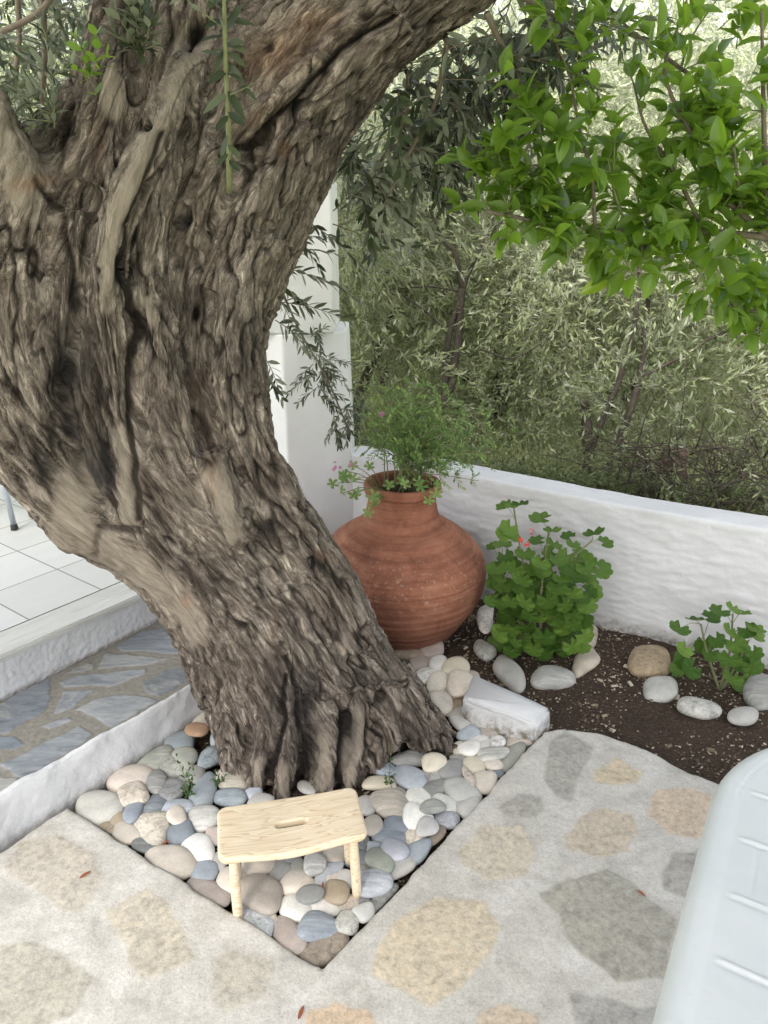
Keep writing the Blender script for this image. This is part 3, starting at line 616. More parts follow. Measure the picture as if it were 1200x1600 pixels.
# ------------------------------------------------------------------ pebbles
CK = dict(white=(.72,.70,.66), cream=(.68,.61,.51), yellow=(.66,.60,.46), beige=(.50,.445,.37), tan=(.37,.29,.195), pink=(.50,.425,.37), lgrey=(.47,.465,.44), grey=(.31,.31,.295),
          dgrey=(.23,.24,.24), blue=(.29,.335,.385), lblue=(.42,.465,.52), dblue=(.20,.232,.27), green=(.34,.355,.305), orange=(.5,.29,.16), brown=(.29,.235,.185), taupe=(.39,.345,.31), lilac=(.43,.43,.50))
PEB = [
(154,1264,37,25,-8,0,'lgrey','s','very large pale grey pebble touching the white kerb, a dark nick in its middle'),
(204,1219,36,21,-12,0,'cream','s','large peach cream pebble against the kerb, under the grey beige one'),
(208,1240,24,18,-10,1,'beige','k','round greyish beige pebble lying on the large peach cream one'),
(244,1220,17,14,-50,1,'grey','v','small streaky grey pebble at the right end of the peach cream one'),
(245,1187,31,15,-28,0,'green','v','long greenish grey pebble with a pale line lying along the kerb'),
(282,1158,23,15,-8,0,'blue','s','smooth blue grey pebble beside the orange one near the kerb'),
(308,1139,18,10,-5,2,'orange','s','flat orange brown pebble, the only orange one, near the kerb end'),
(322,1110,28,22,-35,0,'cream','s','large cream pebble behind the orange one where the kerb meets the trunk'),
(340,1157,11,14,5,0,'lblue','s','small pale blue pebble against the left side of the trunk, below the orange one'),
(327,1184,21,12,-38,0,'blue','k','mottled dark blue pebble leaning at the left of the trunk foot'),
(289,1181,19,13,-8,1,'green','s','rounded grey green pebble on top of a slab beside the leafy sprout'),
(274,1198,27,15,-12,0,'green','k','flat grey green slab under the rounded grey green pebble'),
(266,1233,22,18,0,0,'dgrey','k','rough dark grey speckled pebble left of the leafy sprout'),
(308,1209,13,14,0,0,'grey','s','grey pebble directly behind the leafy sprout'),
(287,1221,9,9,0,0,'grey','k','very small grey pebble at the left foot of the leafy sprout'),
(318,1238,30,18,-66,0,'blue','s','long upright blue pebble right of the leafy sprout'),
(364,1216,23,17,-6,0,'beige','v','olive beige rounded pebble at the left front of the trunk foot'),
(360,1245,26,13,0,0,'blue','v','oval blue grey pebble just behind the back left corner of the stool'),
(398,1240,14,10,5,0,'lblue','s','small sky blue pebble behind the stool seat'),
(406,1250,20,10,-14,1,'lgrey','s','pale grey pebble half hidden by the back edge of the stool seat'),
(479,1230,15,9,22,0,'lgrey','s','grey white pebble leaning on the front of the trunk behind the stool'),
(240,1260,25,14,-42,0,'dblue','v','slanting slate purple pebble between the dark blue one and the speckled one'),
(208,1267,21,13,-62,1,'blue','s','tilted steel blue pebble right of the very large pale grey one'),
(275,1262,29,12,-2,0,'lblue','v','long pale blue slab with the small cream pebble in front of it'),
(276,1274,15,14,5,1,'cream','s','small square cream pebble resting on the long pale blue slab'),
(318,1278,26,18,-8,0,'lgrey','v','large streaky grey pebble at the left edge of the stool seat'),
(236,1296,28,25,-20,0,'beige','k','large rough beige pebble with coarse grain left of the blue grey round one'),
(281,1302,22,17,-14,0,'dblue','s','round slate blue pebble below the small square cream one'),
(336,1306,15,13,0,0,'pink','s','small dull pink pebble peeping out at the left of the stool seat'),
(309,1325,26,22,18,0,'white','s','large white pebble with a pointed left end, left of the stool'),
(228,1321,22,11,6,0,'dgrey','v','low striped dark grey pebble at the edge of the left paving'),
(197,1301,25,16,18,0,'beige','s','smooth sand pebble tucked against the edge of the left paving'),
(187,1284,16,13,10,0,'tan','s','tan pebble between the tilted steel blue one and the smooth sand one'),
(169,1293,13,8,20,0,'tan','k','little tan chip in front of the very large pale grey pebble'),
(268,1347,39,25,10,0,'beige','s','biggest flat beige pebble along the edge of the left paving'),
(319,1363,21,17,-5,0,'blue','s','round blue pebble between the biggest flat beige one and the stool'),
(324,1393,37,18,24,0,'taupe','s','dark taupe pebble half under the left paving, left of the front stool leg'),
(343,1345,12,15,10,0,'lgrey','s','pale grey green pebble under the front left corner of the stool seat'),
(364,1380,28,24,10,0,'cream','s','round cream pebble directly behind the front left stool leg'),
(403,1352,26,19,-8,0,'beige','s','sand coloured pebble in the shade under the left half of the stool'),
(407,1395,36,28,24,1,'taupe','s','largest pinkish taupe pebble in front of the stool, right of its left leg'),
(438,1362,20,14,-42,0,'grey','s','plain grey pebble behind the largest pinkish taupe one'),
(446,1340,23,10,3,0,'dgrey','s','flat dark grey pebble under the front edge of the stool seat'),
(463,1380,27,19,-12,0,'cream','s','oval pinkish cream pebble in the middle below the stool'),
(485,1396,21,13,-6,2,'dgrey','s','dark slate oval pebble lying on two white ones below the stool'),
(465,1419,28,19,12,0,'white','s','large bright white pebble, left of the pair below the dark slate oval'),
(508,1417,23,15,4,0,'white','s','smaller bright white pebble, right of the pair below the dark slate oval'),
(497,1448,32,21,-8,1,'blue','v','angular blue slab near the point of the bed'),
(451,1462,33,22,60,0,'pink','s','tall pinkish pebble against the left paving near the point of the bed'),
(422,1437,21,12,50,0,'pink','k','pink wedge pebble between the taupe one and the tall pinkish one'),
(402,1440,31,18,42,0,'lblue','k','blue and white mottled pebble right of the front left stool leg'),
(388,1419,19,9,25,0,'taupe','k','narrow brown grey pebble behind the mottled blue and white one'),
(507,1482,40,22,-32,0,'brown','k','brown wedge stone filling the point of the bed between both pavings'),
(543,1441,18,18,-30,1,'lgrey','k','grey beige pebble on the right paving edge near the point of the bed'),
(547,1412,16,13,0,0,'beige','k','dull beige stone under the foot of the right stool leg'),
(569,1425,17,13,-20,1,'lgrey','s','pale flat stone with a white rim on the right paving edge'),
(525,1394,20,17,12,1,'tan','s','brown tan pebble right of the dark slate oval'),
(519,1374,11,9,0,0,'cream','s','tiny cream pebble above the brown tan one'),
(511,1367,29,12,-42,0,'lblue','s','slim diagonal blue grey pebble below the stool'),
(491,1350,17,16,0,1,'lgrey','v','round light grey pebble with a pale vein under the stool'),
(499,1336,13,9,-20,0,'grey','s','grey pebble peeping out behind the veined round one under the stool'),
(465,1353,14,10,-30,0,'green','s','small green grey pebble left of the veined round one'),
(523,1334,18,18,20,0,'beige','s','beige pebble left of the right stool leg, under the seat'),
(478,1326,15,8,-10,0,'pink','s','small pink pebble just under the front edge of the seat'),
(538,1374,13,17,-10,0,'white','s','white pebble touching the left side of the right stool leg'),
(584,1380,27,18,-12,1,'lblue','v','large blue white marbled pebble right of the right stool leg'),
(594,1344,24,17,38,1,'green','s','olive grey egg pebble standing above the marbled one'),
(560,1342,22,12,5,0,'dblue','s','dark blue pebble behind the right stool leg'),
(569,1361,15,9,15,0,'green','v','striped grey green pebble between the right leg and the marbled one'),
(583,1326,14,10,0,0,'lblue','s','whitish blue pebble behind the olive grey egg pebble'),
(563,1403,14,8,10,0,'grey','s','low grey pebble in front of the large marbled one'),
(598,1402,28,9,-46,0,'grey','k','grey strip of stone along the right paving edge'),
(628,1354,23,12,-38,0,'lgrey','s','pale grey stone sunk along the right paving edge'),
(615,1352,12,13,20,0,'cream','s','cream pebble right of the olive grey egg pebble'),
(652,1330,24,14,-30,0,'blue','s','mid blue pebble wedged against the right paving edge'),
(616,1326,22,16,28,1,'lilac','s','light violet blue pebble resting on a darker blue one'),
(609,1309,27,14,12,0,'blue','v','darker blue pebble under the light violet blue one'),
(648,1309,17,14,10,0,'cream','k','ragged cream pebble below the pale oval one'),
(680,1306,18,10,-38,0,'brown','s','brown chip of stone at the right paving edge'),
(667,1292,17,13,-16,2,'lgrey','s','pale oval pebble lying on the broad white one'),
(652,1277,23,18,22,1,'white','s','broad white pebble under the pale oval one'),
(620,1290,23,14,6,0,'dblue','s','slate blue oval pebble level with the stool seat, to its right'),
(697,1280,20,13,4,0,'lilac','k','lilac streaked pebble at the right paving edge'),
(675,1260,20,11,-3,2,'grey','v','flat grey pebble with a white scar on top of two white ones'),
(653,1247,20,14,18,0,'white','s','white pebble at the left end of the scarred flat grey one'),
(695,1257,20,14,20,0,'white','s','white pebble at the right end of the scarred flat grey one'),
(610,1256,31,21,18,0,'beige','v','large triangular beige pebble right of the stool'),
(623,1240,15,9,32,0,'taupe','s','taupe sliver behind the large triangular beige pebble'),
(594,1224,25,10,6,0,'yellow','s','long yellowish cream pebble at the foot of the trunk sprout'),
(597,1200,21,11,10,0,'blue','v','teal blue pebble tucked under the trunk front'),
(640,1214,27,17,28,0,'lblue','s','big sky blue pebble right of the thin sprout'),
(642,1185,29,11,-6,0,'grey','v','long striped slate stone lying against the trunk'),
(677,1191,19,13,-8,1,'yellow','s','yellow cream pebble with a dark dot at the trunk foot'),
(672,1214,18,10,5,0,'grey','k','rough grey pebble below the yellow cream one with the dot'),
(707,1203,22,16,-12,0,'grey','s','smooth mid grey pebble right of the yellow cream one with the dot'),
(679,1232,21,11,-20,0,'grey','v','ribbed grey pebble below the rough grey one'),
(721,1235,29,18,18,0,'lgrey','s','big light grey pebble right of the ribbed grey one'),
(732,1260,21,17,-10,0,'lgrey','s','very pale pebble cut off by the right paving edge'),
(570,1259,16,15,20,0,'lgrey','s','grey white pebble touching the right end of the stool seat'),
(584,1290,17,16,-15,0,'pink','s','pinkish beige pebble right of the front corner of the stool seat'),
(566,1318,12,13,0,0,'dgrey','k','dark grey rough pebble beneath the right end of the seat'),
(741,1197,18,14,20,0,'yellow','s','straw coloured pebble above the thin pink sliver'),
(758,1221,19,15,0,0,'cream','s','cream pebble leaning on the right paving edge beside the thin pink sliver'),
(732,1213,17,6,58,1,'pink','k','thin pink edged sliver standing between paler pebbles'),
(777,1207,9,8,10,0,'dblue','s','tiny navy blue pebble at the right paving edge'),
(771,1195,15,10,10,0,'cream','s','cream pebble above the tiny navy blue one'),
(799,1183,25,12,-42,0,'green','s','grey green stone lying along the right paving edge'),
(813,1158,24,9,-8,0,'pink','v','long pinkish grey stone in front of the kerb block'),
(798,1143,23,9,14,0,'dblue','s','dark blue stone under the front of the kerb block'),
(770,1177,24,9,-4,1,'lgrey','v','long flat cream grey pebble across two others near the kerb block'),
(777,1158,12,9,0,1,'white','k','small crumbly white pebble in front of the kerb block'),
(757,1165,13,9,-20,0,'white','s','white chip left of the crumbly white pebble'),
(746,1156,16,6,-2,0,'white','s','flat white pebble behind the rounded white one'),
(734,1168,17,11,-4,1,'white','s','rounded white pebble in front of the flat white one'),
(717,1170,9,12,0,0,'cream','s','upright cream pebble touching the tip of the trunk root'),
(725,1184,22,6,2,0,'grey','k','thin grey stone beneath the rounded white pebble'),
(733,1146,18,11,-6,0,'lblue','s','powder blue pebble beside the trunk root tip'),
(762,1142,19,11,38,0,'beige','v','beige grey pebble between the powder blue one and the kerb block'),
(745,1128,8,6,0,0,'orange','k','small rusty chip left of the kerb block'),
(722,1121,19,18,-20,0,'lgrey','s','grey triangular pebble between the root and the kerb block'),
(688,1097,20,15,18,1,'cream','s','smooth cream pebble, lowest of the pale heap beside the trunk'),
(710,1104,20,9,-48,0,'tan','k','rusty tan stone under the lowest pebble of the pale heap'),
(719,1067,20,18,-10,2,'cream','s','largest round cream pebble on top of the pale heap'),
(706,1082,18,10,15,0,'beige','s','dull pebble under the largest round one of the pale heap'),
(684,1067,18,14,-40,1,'cream','s','slanted cream pebble left of the largest round one of the pale heap'),
(711,1041,21,12,-6,1,'yellow','s','yellow white pebble behind the largest round one of the pale heap'),
(738,1056,12,8,30,0,'beige','s','small beige pebble between the pale heap and the kerb block'),
(684,1037,15,11,-25,1,'white','s','small whitish pebble in the middle of the pale heap'),
(664,1056,18,10,-15,1,'white','k','white pebble with a tan streak in the pale heap'),
(655,1035,21,12,-22,0,'pink','s','pinkish grey pebble on the trunk side of the pale heap'),
(673,1014,19,11,0,1,'pink','s','pale pink pebble touching the front of the clay jar'),
(637,1017,23,13,4,0,'tan','v','striped tan pebble between the clay jar and the trunk'),
(656,1070,14,5,52,0,'cream','s','thin cream pebble squeezed against the trunk beside the pale heap'),
(695,1056,12,8,0,0,'beige','s','small beige pebble buried in the centre of the pale heap')]
ROCK = [
(757,1014,18,14,32,'lgrey','k','small spotted grey rock beside the clay jar, left of the pear shaped one'),
(795,1049,31,18,42,'lgrey','s','pear shaped grey rock standing in dark soil before the large geranium'),
(863,1057,34,16,-2,'lgrey','v','long oval rock with fine stripes in front of the large geranium'),
(914,1031,22,17,-35,'beige','s','pale lumpy rock at the right foot of the large geranium'),
(915,990,19,21,0,'beige','k','grey beige rock between the large geranium and the wall'),
(1017,1030,35,26,0,'tan','k','wide sandy rock left of the small geranium'),
(1032,1073,26,17,5,'lgrey','s','smooth pale four cornered rock in front of the wide sandy one'),
(1092,1105,35,12,11,'lgrey','k','thin long pale rock pointing right, below the small geranium'),
(1162,1117,24,13,0,'lgrey','s','small flat pale rock, rightmost in front of the small geranium'),
(1190,1076,27,27,0,'grey','v','dark grey boulder at the right edge behind the small geranium'),
(759,962,13,25,5,'white','k','whitewashed stone wedged between the clay jar and the large geranium')]
def stone_mesh(px, py, rx, ry, ang, zc, hratio, seed, rough=.0):
    r = np.random.default_rng(seed); n = 26; a = math.radians(ang); ph = np.linspace(0, 2 * math.pi, n, endpoint=False)
    e = r.uniform(.72, 1.0); k3, k2, k4 = r.uniform(0, .11), r.uniform(-.05, .05), r.uniform(0, .04); p3, p4 = r.uniform(0, 6.3, 2)
    rad = 1 + k3 * np.cos(3 * ph + p3) + k4 * np.cos(4 * ph + p4) + k2 * np.cos(ph + p4)
    cx_, sy_ = np.sign(np.cos(ph)) * np.abs(np.cos(ph)) ** e * rx * rad * 1.08, np.sign(np.sin(ph)) * np.abs(np.sin(ph)) ** e * ry * rad * 1.08
    X = px + cx_ * math.cos(a) - sy_ * math.sin(a); Y = py + cx_ * math.sin(a) + sy_ * math.cos(a)
    O = np.array([PZ(x, y, zc)[:2] for x, y in zip(X, Y)]); c = O.mean(0); O = O - c
    ev = np.sqrt(np.linalg.eigvalsh(np.cov(O.T)) * 2); h = ev[0] * hratio
    V = []; lv = [0.0, .25, .48, .68, .84, .95, 1.0]
    prof = [(math.cos(t) ** .62, math.sin(t)) for t in np.linspace(-1.2, 1.5, 13)]
    for (s, z) in prof:
        for p in O: V.append((p[0] * s, p[1] * s, z * h))
    V.append((0, 0, h * 1.0)); V.append((0, 0, -h)); m = len(prof)
    F = [(i * n + j, i * n + (j + 1) % n, (i + 1) * n + (j + 1) % n, (i + 1) * n + j) for i in range(m - 1) for j in range(n)]
    F += [((m - 1) * n + j, (m - 1) * n + (j + 1) % n, m * n) for j in range(n)] + [((j + 1) % n, j, m * n + 1) for j in range(n)]
    V = np.array(V); q = V / max(h, .004) * .35 + seed * 1.7; amp = h * (.10 + rough)
    V = V + amp * np.stack([perlin(q), perlin(q + 40), perlin(q + 80)], 1)
    tl = r.uniform(-.10, .10, 2); V[:, 2] += V[:, 0] * tl[0] + V[:, 1] * tl[1]
    return raw_mesh('pebble', V, F), c, h
KM = {'s': 'smooth', 'k': 'speckled', 'v': 'veined'}
for i, (px, py, rx, ry, an, lv, ck, km, lab) in enumerate(PEB):
    zc = (-.026, -.012, .001)[lv]
    me, c, h = stone_mesh(px, py, rx, ry, an, zc, .42 if lv == 0 else .36, 100 + i)
    col = np.array(CK[ck]); col = (col * .78 + col.mean() * .22) * rng.uniform(.97, 1.15) * (1 + rng.uniform(-.02, .02, 3))
    o = obj('pebble', me, M_PEB[KM[km]], label=lab, cat='pebble', group='pebbles in the bed round the olive tree', loc=(c[0], c[1], zc - h * .15)); o.color = (*col, 1)
for i, (px, py, rx, ry, an, ck, km, lab) in enumerate(ROCK):
    zc = -.028 if i != 10 else .03
    me, c, h = stone_mesh(px, py + ry * .12, rx * .95, ry * .84, an, zc, .48, 400 + i, .08)
    o = obj('rock', me, M_PEB[KM[km]], label=lab, cat='rock', group='rocks lying on the flower bed soil', loc=(c[0], c[1], zc - h * .1)); o.color = (*CK[ck], 1)
# bark chips and grit on the soil
mb = MB(); T = np.array([[0, 0, 0], [1, 0, 0], [1, .5, 0], [0, .5, 0], [.1, .08, .25], [.9, .1, .22], [.9, .4, .25], [.1, .42, .2]]); FT = [(0, 3, 2, 1), (4, 5, 6, 7), (0, 1, 5, 4), (1, 2, 6, 5), (2, 3, 7, 6), (3, 0, 4, 7)]
n = 11000; X = rng.uniform(.25, 1.6, n); Y = rng.uniform(1.75, 3.0, n)
d = (Y - 2.76 + (X - .955) * .572); dens = fbm(np.stack([X * 4, Y * 4, 0 * X], 1), 2)
k = (d < -.0) & (dens + rng.uniform(-.5, .5, n) > -.05); X = np.concatenate([X[k], rng.uniform(-.95, .5, 5000)]); Y = np.concatenate([Y[k], rng.uniform(1.2, 2.4, 5000)]); n = len(X)
Z = np.array([soil_z(a, b) for a, b in zip(X, Y)]) + .001
dr = np.stack([rng.normal(size=n), rng.normal(size=n), rng.normal(size=n) * .25], 1); up = np.stack([rng.normal(size=n) * .3, rng.normal(size=n) * .3, np.ones(n)], 1)
V = inst(T, np.stack([X, Y, Z], 1), dr, up, rng.uniform(.002, .011, n) * np.where(rng.random(n) < .03, 2.6, 1)); F = inst_faces(FT, 8, n)
m_, nt, lk, b = mat('bark_chips'); g = nt.new('ShaderNodeNewGeometry')
lk.new(ramp(nt, lk, g.outputs['Random Per Island'], [(0, (.05, .035, .025)), (.4, (.16, .12, .085)), (.75, (.36, .29, .21)), (1, (.62, .57, .47))]), b.inputs['Base Color']); b.inputs['Roughness'].default_value = .9
obj('bark_chips', raw_mesh('chips', V, F, False), m_, kind='stuff', label='fine bark chips and grit scattered over the dark soil', cat='bark chips')
SHADE_CROWNS = [(-3.2, -1.8, 3.2, 1.25, 0), (-1.4, -1.9, 3.2, 1.25, 1.3), (.4, -1.8, 3.3, 1.25, 2.2), (-3.0, -.2, 3.2, 1.25, 3.1), (-1.2, -.2, 3.2, 1.25, 4.0), (.6, -.3, 3.2, 1.25, 5.0), (1.9, -1.2, 3.4, 1.15, .5), (-.4, 1.5, 3.3, 1.1, .9), (-1.6, 2.6, 3.4, 1.0, 2.9)]
def far_crown(seed, n_tw, rx, ry, z0, z1, size=.055):
    r = np.random.default_rng(seed); nb = 16; bc = np.stack([r.uniform(-rx, rx, nb) * .75, r.uniform(-ry, ry, nb) * .75, r.uniform(z0 + .3, z1 - .4, nb)], 1); br_ = r.uniform(.45, .85, nb)
    which = r.integers(0, nb, n_tw); dirs = r.normal(size=(n_tw, 3)); dirs /= np.linalg.norm(dirs, axis=1)[:, None]
    base = bc[which] + dirs * (br_[which] * r.uniform(.35, 1, n_tw) ** .5)[:, None]; base[:, 2] = np.maximum(base[:, 2], z0 + .05 * r.random(n_tw))
    d = dirs * .8 + r.normal(size=(n_tw, 3)) * .45 + (0, 0, .15); d /= np.linalg.norm(d, axis=1)[:, None]
    k = 14; s = np.linspace(.1, 1, k); Lt = r.uniform(.15, .32, n_tw)
    P = base[:, None] + d[:, None] * (s[None, :, None] * Lt[:, None, None]) - np.array([0, 0, 1]) * (s[None, :, None] ** 2 * .05)
    side = r.normal(size=(n_tw, k, 3)); dd = d[:, None] * .8 + side * .45; up = r.normal(size=(n_tw, k, 3)) * .6 + (0, -.2, .8)
    pos = P.reshape(-1, 3); n = len(pos); V = inst(FAR_T, pos, dd.reshape(-1, 3), up.reshape(-1, 3), size * r.uniform(.7, 1.2, n)); F = inst_faces(FAR_F, 4, n)
    tw = np.stack([base, base + d * Lt[:, None]], 1)[:: 2]; a = np.cross(tw[:, 1] - tw[:, 0], (0, 1, 0)); a /= np.linalg.norm(a, axis=1)[:, None] + 1e-9; wv = .0022
    TV = np.stack([tw[:, 0] - a * wv, tw[:, 0] + a * wv, tw[:, 1] + a * wv * .4, tw[:, 1] - a * wv * .4], 1).reshape(-1, 3); TF = np.arange(len(TV)).reshape(-1, 4) + len(V)
    me = raw_mesh('crown', np.concatenate([V, TV]), np.concatenate([F, TF])); mi = np.zeros(len(F) + len(TF), np.int32); mi[len(F):] = 1; me.polygons.foreach_set('material_index', mi); return me, bc
# ------------------------------------------------------------------ the old olive tree
def wp(px, py, Y): return PY(px, py, Y)
def wr(px, py, Y, r):
    return r / FPX * (Y / ray(px, py)[1])
def sp_world(L): return np.array([[*wp(a, b, c), wr(a, b, c, r)] for a, b, c, r in L])
SA = [(560,1290,2.10,120),(535,1180,2.06,112),(522,1107,2.08,118),(466,1007,2.1,125),(432,918,2.12,122),(364,812,2.12,118),(325,715,2.12,112),(303,600,2.12,115),(300,520,2.12,118),(322,420,2.12,124),(356,335,2.12,126),(402,245,2.1,128),(440,160,2.08,124),(500,84,2.05,118),(565,20,2.02,108),(640,-35,2.0,98),(730,-85,1.98,88),(860,-150,1.95,74),(1020,-230,1.9,60)]
SB = [(455,1270,2.08,100),(440,1180,2.05,92),(415,1080,2.05,97),(378,980,2.06,95),(318,892,2.06,88),(220,806,2.06,92),(150,752,2.05,95),(100,690,2.04,112),(62,600,2.02,128),(40,480,2.02,138),(50,380,2.02,135),(100,300,2.02,112),(165,215,2.05,85),(215,110,2.08,85),(235,0,2.1,85),(240,-140,2.1,80)]
SC = [(480,1280,2.08,100),(480,1160,2.05,110),(440,1000,2.05,115),(360,880,2.06,110),(270,760,2.04,108),(215,660,2.02,112),(195,540,2.02,118),(205,420,2.03,118),(240,310,2.05,112),(290,180,2.1,115),(330,60,2.12,115),(350,-60,2.12,110),(370,-180,2.1,100)]
SECOND = [
 [(310,50,1.98,24),(276,145,1.89,29),(234,240,1.81,31),(190,325,1.79,32),(172,400,1.80,33),(168,500,1.83,30),(188,620,1.85,29),(199,730,1.88,27),(200,815,1.92,24)],
 [(60,340,1.90,60),(38,285,1.86,48),(8,225,1.84,44),(-32,150,1.84,42),(-90,40,1.95,40),(-160,-80,1.98,34)],
 [(120,330,1.9,38),(108,420,1.86,36),(88,520,1.85,38),(66,620,1.86,36),(62,720,1.9,36),(90,790,1.95,36)],
 [(232,430,1.9,34),(252,560,1.88,38),(262,680,1.89,46),(295,765,1.91,50),(345,815,1.94,46),(395,900,1.97,48),(420,1000,1.96,45)],
 [(20,560,1.9,40),(5,660,1.92,42),(30,740,1.97,38)],
 [(88,775,1.98,46),(112,815,1.99,46),(142,838,2.0,43),(200,866,2.0,40),(262,922,2.0,38),(305,1000,1.98,34),(340,1100,1.95,34)],
 [(400,360,1.95,50),(375,450,1.93,42),(372,560,1.93,42),(385,680,1.95,44),(430,780,1.99,50),(480,860,2.0,48),(515,930,2.0,44),(552,1010,2.0,44)],
 [(470,190,1.93,50),(430,280,1.93,45),(360,370,1.93,36),(330,450,1.94,30)],
 [(620,20,1.9,55),(540,90,1.9,48),(450,160,1.9,36),(370,215,1.92,30),(330,300,1.92,34),(300,380,1.94,30)],
 [(370,1040,1.96,45),(366,1120,1.92,38),(374,1192,1.87,30),(374,1240,1.86,22)],
 [(430,1060,1.9,44),(422,1150,1.86,32),(402,1212,1.81,21),(400,1240,1.80,16)],
 [(480,1060,1.89,44),(452,1150,1.85,33),(442,1218,1.80,22),(440,1245,1.79,16)],
 [(500,1080,1.89,40),(520,1160,1.86,30),(502,1222,1.80,22),(500,1245,1.79,16)],
 [(560,1060,1.93,45),(558,1150,1.88,32),(545,1210,1.82,20),(545,1240,1.81,16)],
 [(600,1060,1.98,45),(604,1130,1.93,36),(588,1182,1.88,24),(588,1210,1.86,16)],
 [(545,955,2.06,30),(590,1040,2.05,36),(640,1105,2.02,34),(690,1158,1.98,22),(720,1190,1.95,14)],
 [(600,1080,2.0,50),(650,1140,1.96,32),(670,1172,1.94,20)],
 [(615,1050,2.08,30),(668,1120,2.06,24),(710,1160,2.03,15)],
 [(140,150,2.0,40),(130,230,2.0,46),(120,310,2.0,50)],
 [(185,60,2.0,36),(180,130,1.95,40),(170,210,1.93,42),(150,300,1.9,42)],
 [(300,150,1.95,26),(320,230,1.93,26),(280,320,1.92,26)],
 [(495,868,1.97,26),(492,905,1.96,24)],
 [(330,700,1.9,40),(350,780,1.9,44),(372,840,1.93,36)]]
bmv = MB()
for L in [SA, SB, SC] + SECOND:
    S = spline(sp_world(L), 5); V, F = tube(S[:, :3], S[:, 3], 22); bmv.add(V, F)
src = bmv.mesh('src'); so = bpy.data.objects.new('src', src); COL.objects.link(so)
md = so.modifiers.new('r', 'REMESH'); md.mode = 'VOXEL'; md.voxel_size = .0046
s2 = so.modifiers.new('s', 'SMOOTH'); s2.factor = .5; s2.iterations = 7
dg = bpy.context.evaluated_depsgraph_get(); ev = so.evaluated_get(dg); tm = bpy.data.meshes.new_from_object(ev)
bpy.data.objects.remove(so); bpy.data.meshes.remove(src)
nv = len(tm.vertices); V = np.zeros(nv * 3); tm.vertices.foreach_get('co', V); V = V.reshape(-1, 3)
NRM = np.zeros(nv * 3); tm.vertices.foreach_get('normal', NRM); NRM = NRM.reshape(-1, 3)
print('trunk verts', nv)
def spine_coords(V, L):
    S = spline(sp_world(L), 8); P = S[:, :3]; R = S[:, 3]; arc = np.concatenate([[0], np.cumsum(np.linalg.norm(np.diff(P, axis=0), axis=1))])
    t = np.gradient(P, axis=0); t /= np.linalg.norm(t, axis=1)[:, None]
    a = np.cross(t[0], (0, 1., 0)); fr = []
    for i in range(len(P)):
        a = a - t[i] * (a @ t[i]); a /= np.linalg.norm(a); fr.append(a)
    fr = np.array(fr); fb = np.cross(t, fr)
    out = np.zeros((len(V), 3)); bd = np.zeros(len(V))
    for k in range(0, len(V), 40000):
        v = V[k:k + 40000]; d2 = ((v[:, None] - P[None]) ** 2).sum(2); m = d2.min(1); w = np.exp(-(d2 - m[:, None]) / (2 * .085 ** 2)); w /= w.sum(1)[:, None]
        q = w @ P; A = w @ fr; B = w @ fb; o = v - q; bd[k:k + 40000] = np.sqrt((o * o).sum(1)) - w @ R
        T = w @ t; T /= np.linalg.norm(T, axis=1)[:, None]; out[k:k + 40000] = np.stack([(o * A).sum(1), (o * B).sum(1), w @ arc + (o * T).sum(1)], 1)
    return out, bd
def img_line_d(px, py, L):
    d = np.full(len(px), 1e9)
    for (x0, y0), (x1, y1) in zip(L[:-1], L[1:]):
        dx, dy = x1 - x0, y1 - y0; t = np.clip(((px - x0) * dx + (py - y0) * dy) / (dx * dx + dy * dy), 0, 1)
        d = np.minimum(d, np.hypot(px - x0 - t * dx, py - y0 - t * dy))
    return d
front = (NRM * (V - np.array([0, 0, EYE]))).sum(1) < 0
PX, PYv = project(V)
wob = 6 * perlin(V * 14); PXw = PX + wob; PYw = PYv + 6 * perlin(V * 14 + 30)
def blob(x, y, sx_, sy_, ang=0):
    a = math.radians(ang); dx = PXw - x; dy = PYw - y; u = dx * math.cos(a) + dy * math.sin(a); v = -dx * math.sin(a) + dy * math.cos(a)
    return np.exp(-((u / sx_) ** 2 + (v / sy_) ** 2)) * front
# smooth skin-like areas
edge_n = fbm(V * np.array([24, 24, 9]), 4)
smooth = np.zeros(nv)
for L, wd in [([(300,75),(272,150),(232,240),(190,325)], 30), ([(180,340),(170,420),(166,480)], 17), ([(40,280),(10,225),(-30,150),(-160,-80)], 58), ([(190,680),(199,740),(200,810)], 20),
              ([(110,810),(142,845),(200,878),(262,930),(300,985)], 34), ([(120,760),(100,830)], 42), ([(340,750),(352,790),(368,835)], 24), ([(402,1195),(402,1230)], 13), ([(440,1200),(440,1230)], 14),
              ([(505,1160),(502,1230)], 17), ([(560,1120),(548,1210)], 17), ([(170,120),(180,160)], 24), ([(235,500),(230,470)], 12)]:
    d = img_line_d(PXw, PYw, L); smooth = np.maximum(smooth, .8 * sstep(wd * 1.25, wd * .35, d + wd * .45 * edge_n) * front)
streak = np.zeros(nv)   # bare fibrous wood
for L, wd in [([(230,590),(235,680),(245,740)], 36), ([(280,760),(320,850)], 30), ([(420,70),(520,20)], 45), ([(360,170),(440,100)], 40)]:
    streak = np.maximum(streak, sstep(wd * 1.1, wd * .6, img_line_d(PXw, PYw, L)) * front)
dark = np.zeros(nv); dep = np.zeros(nv)
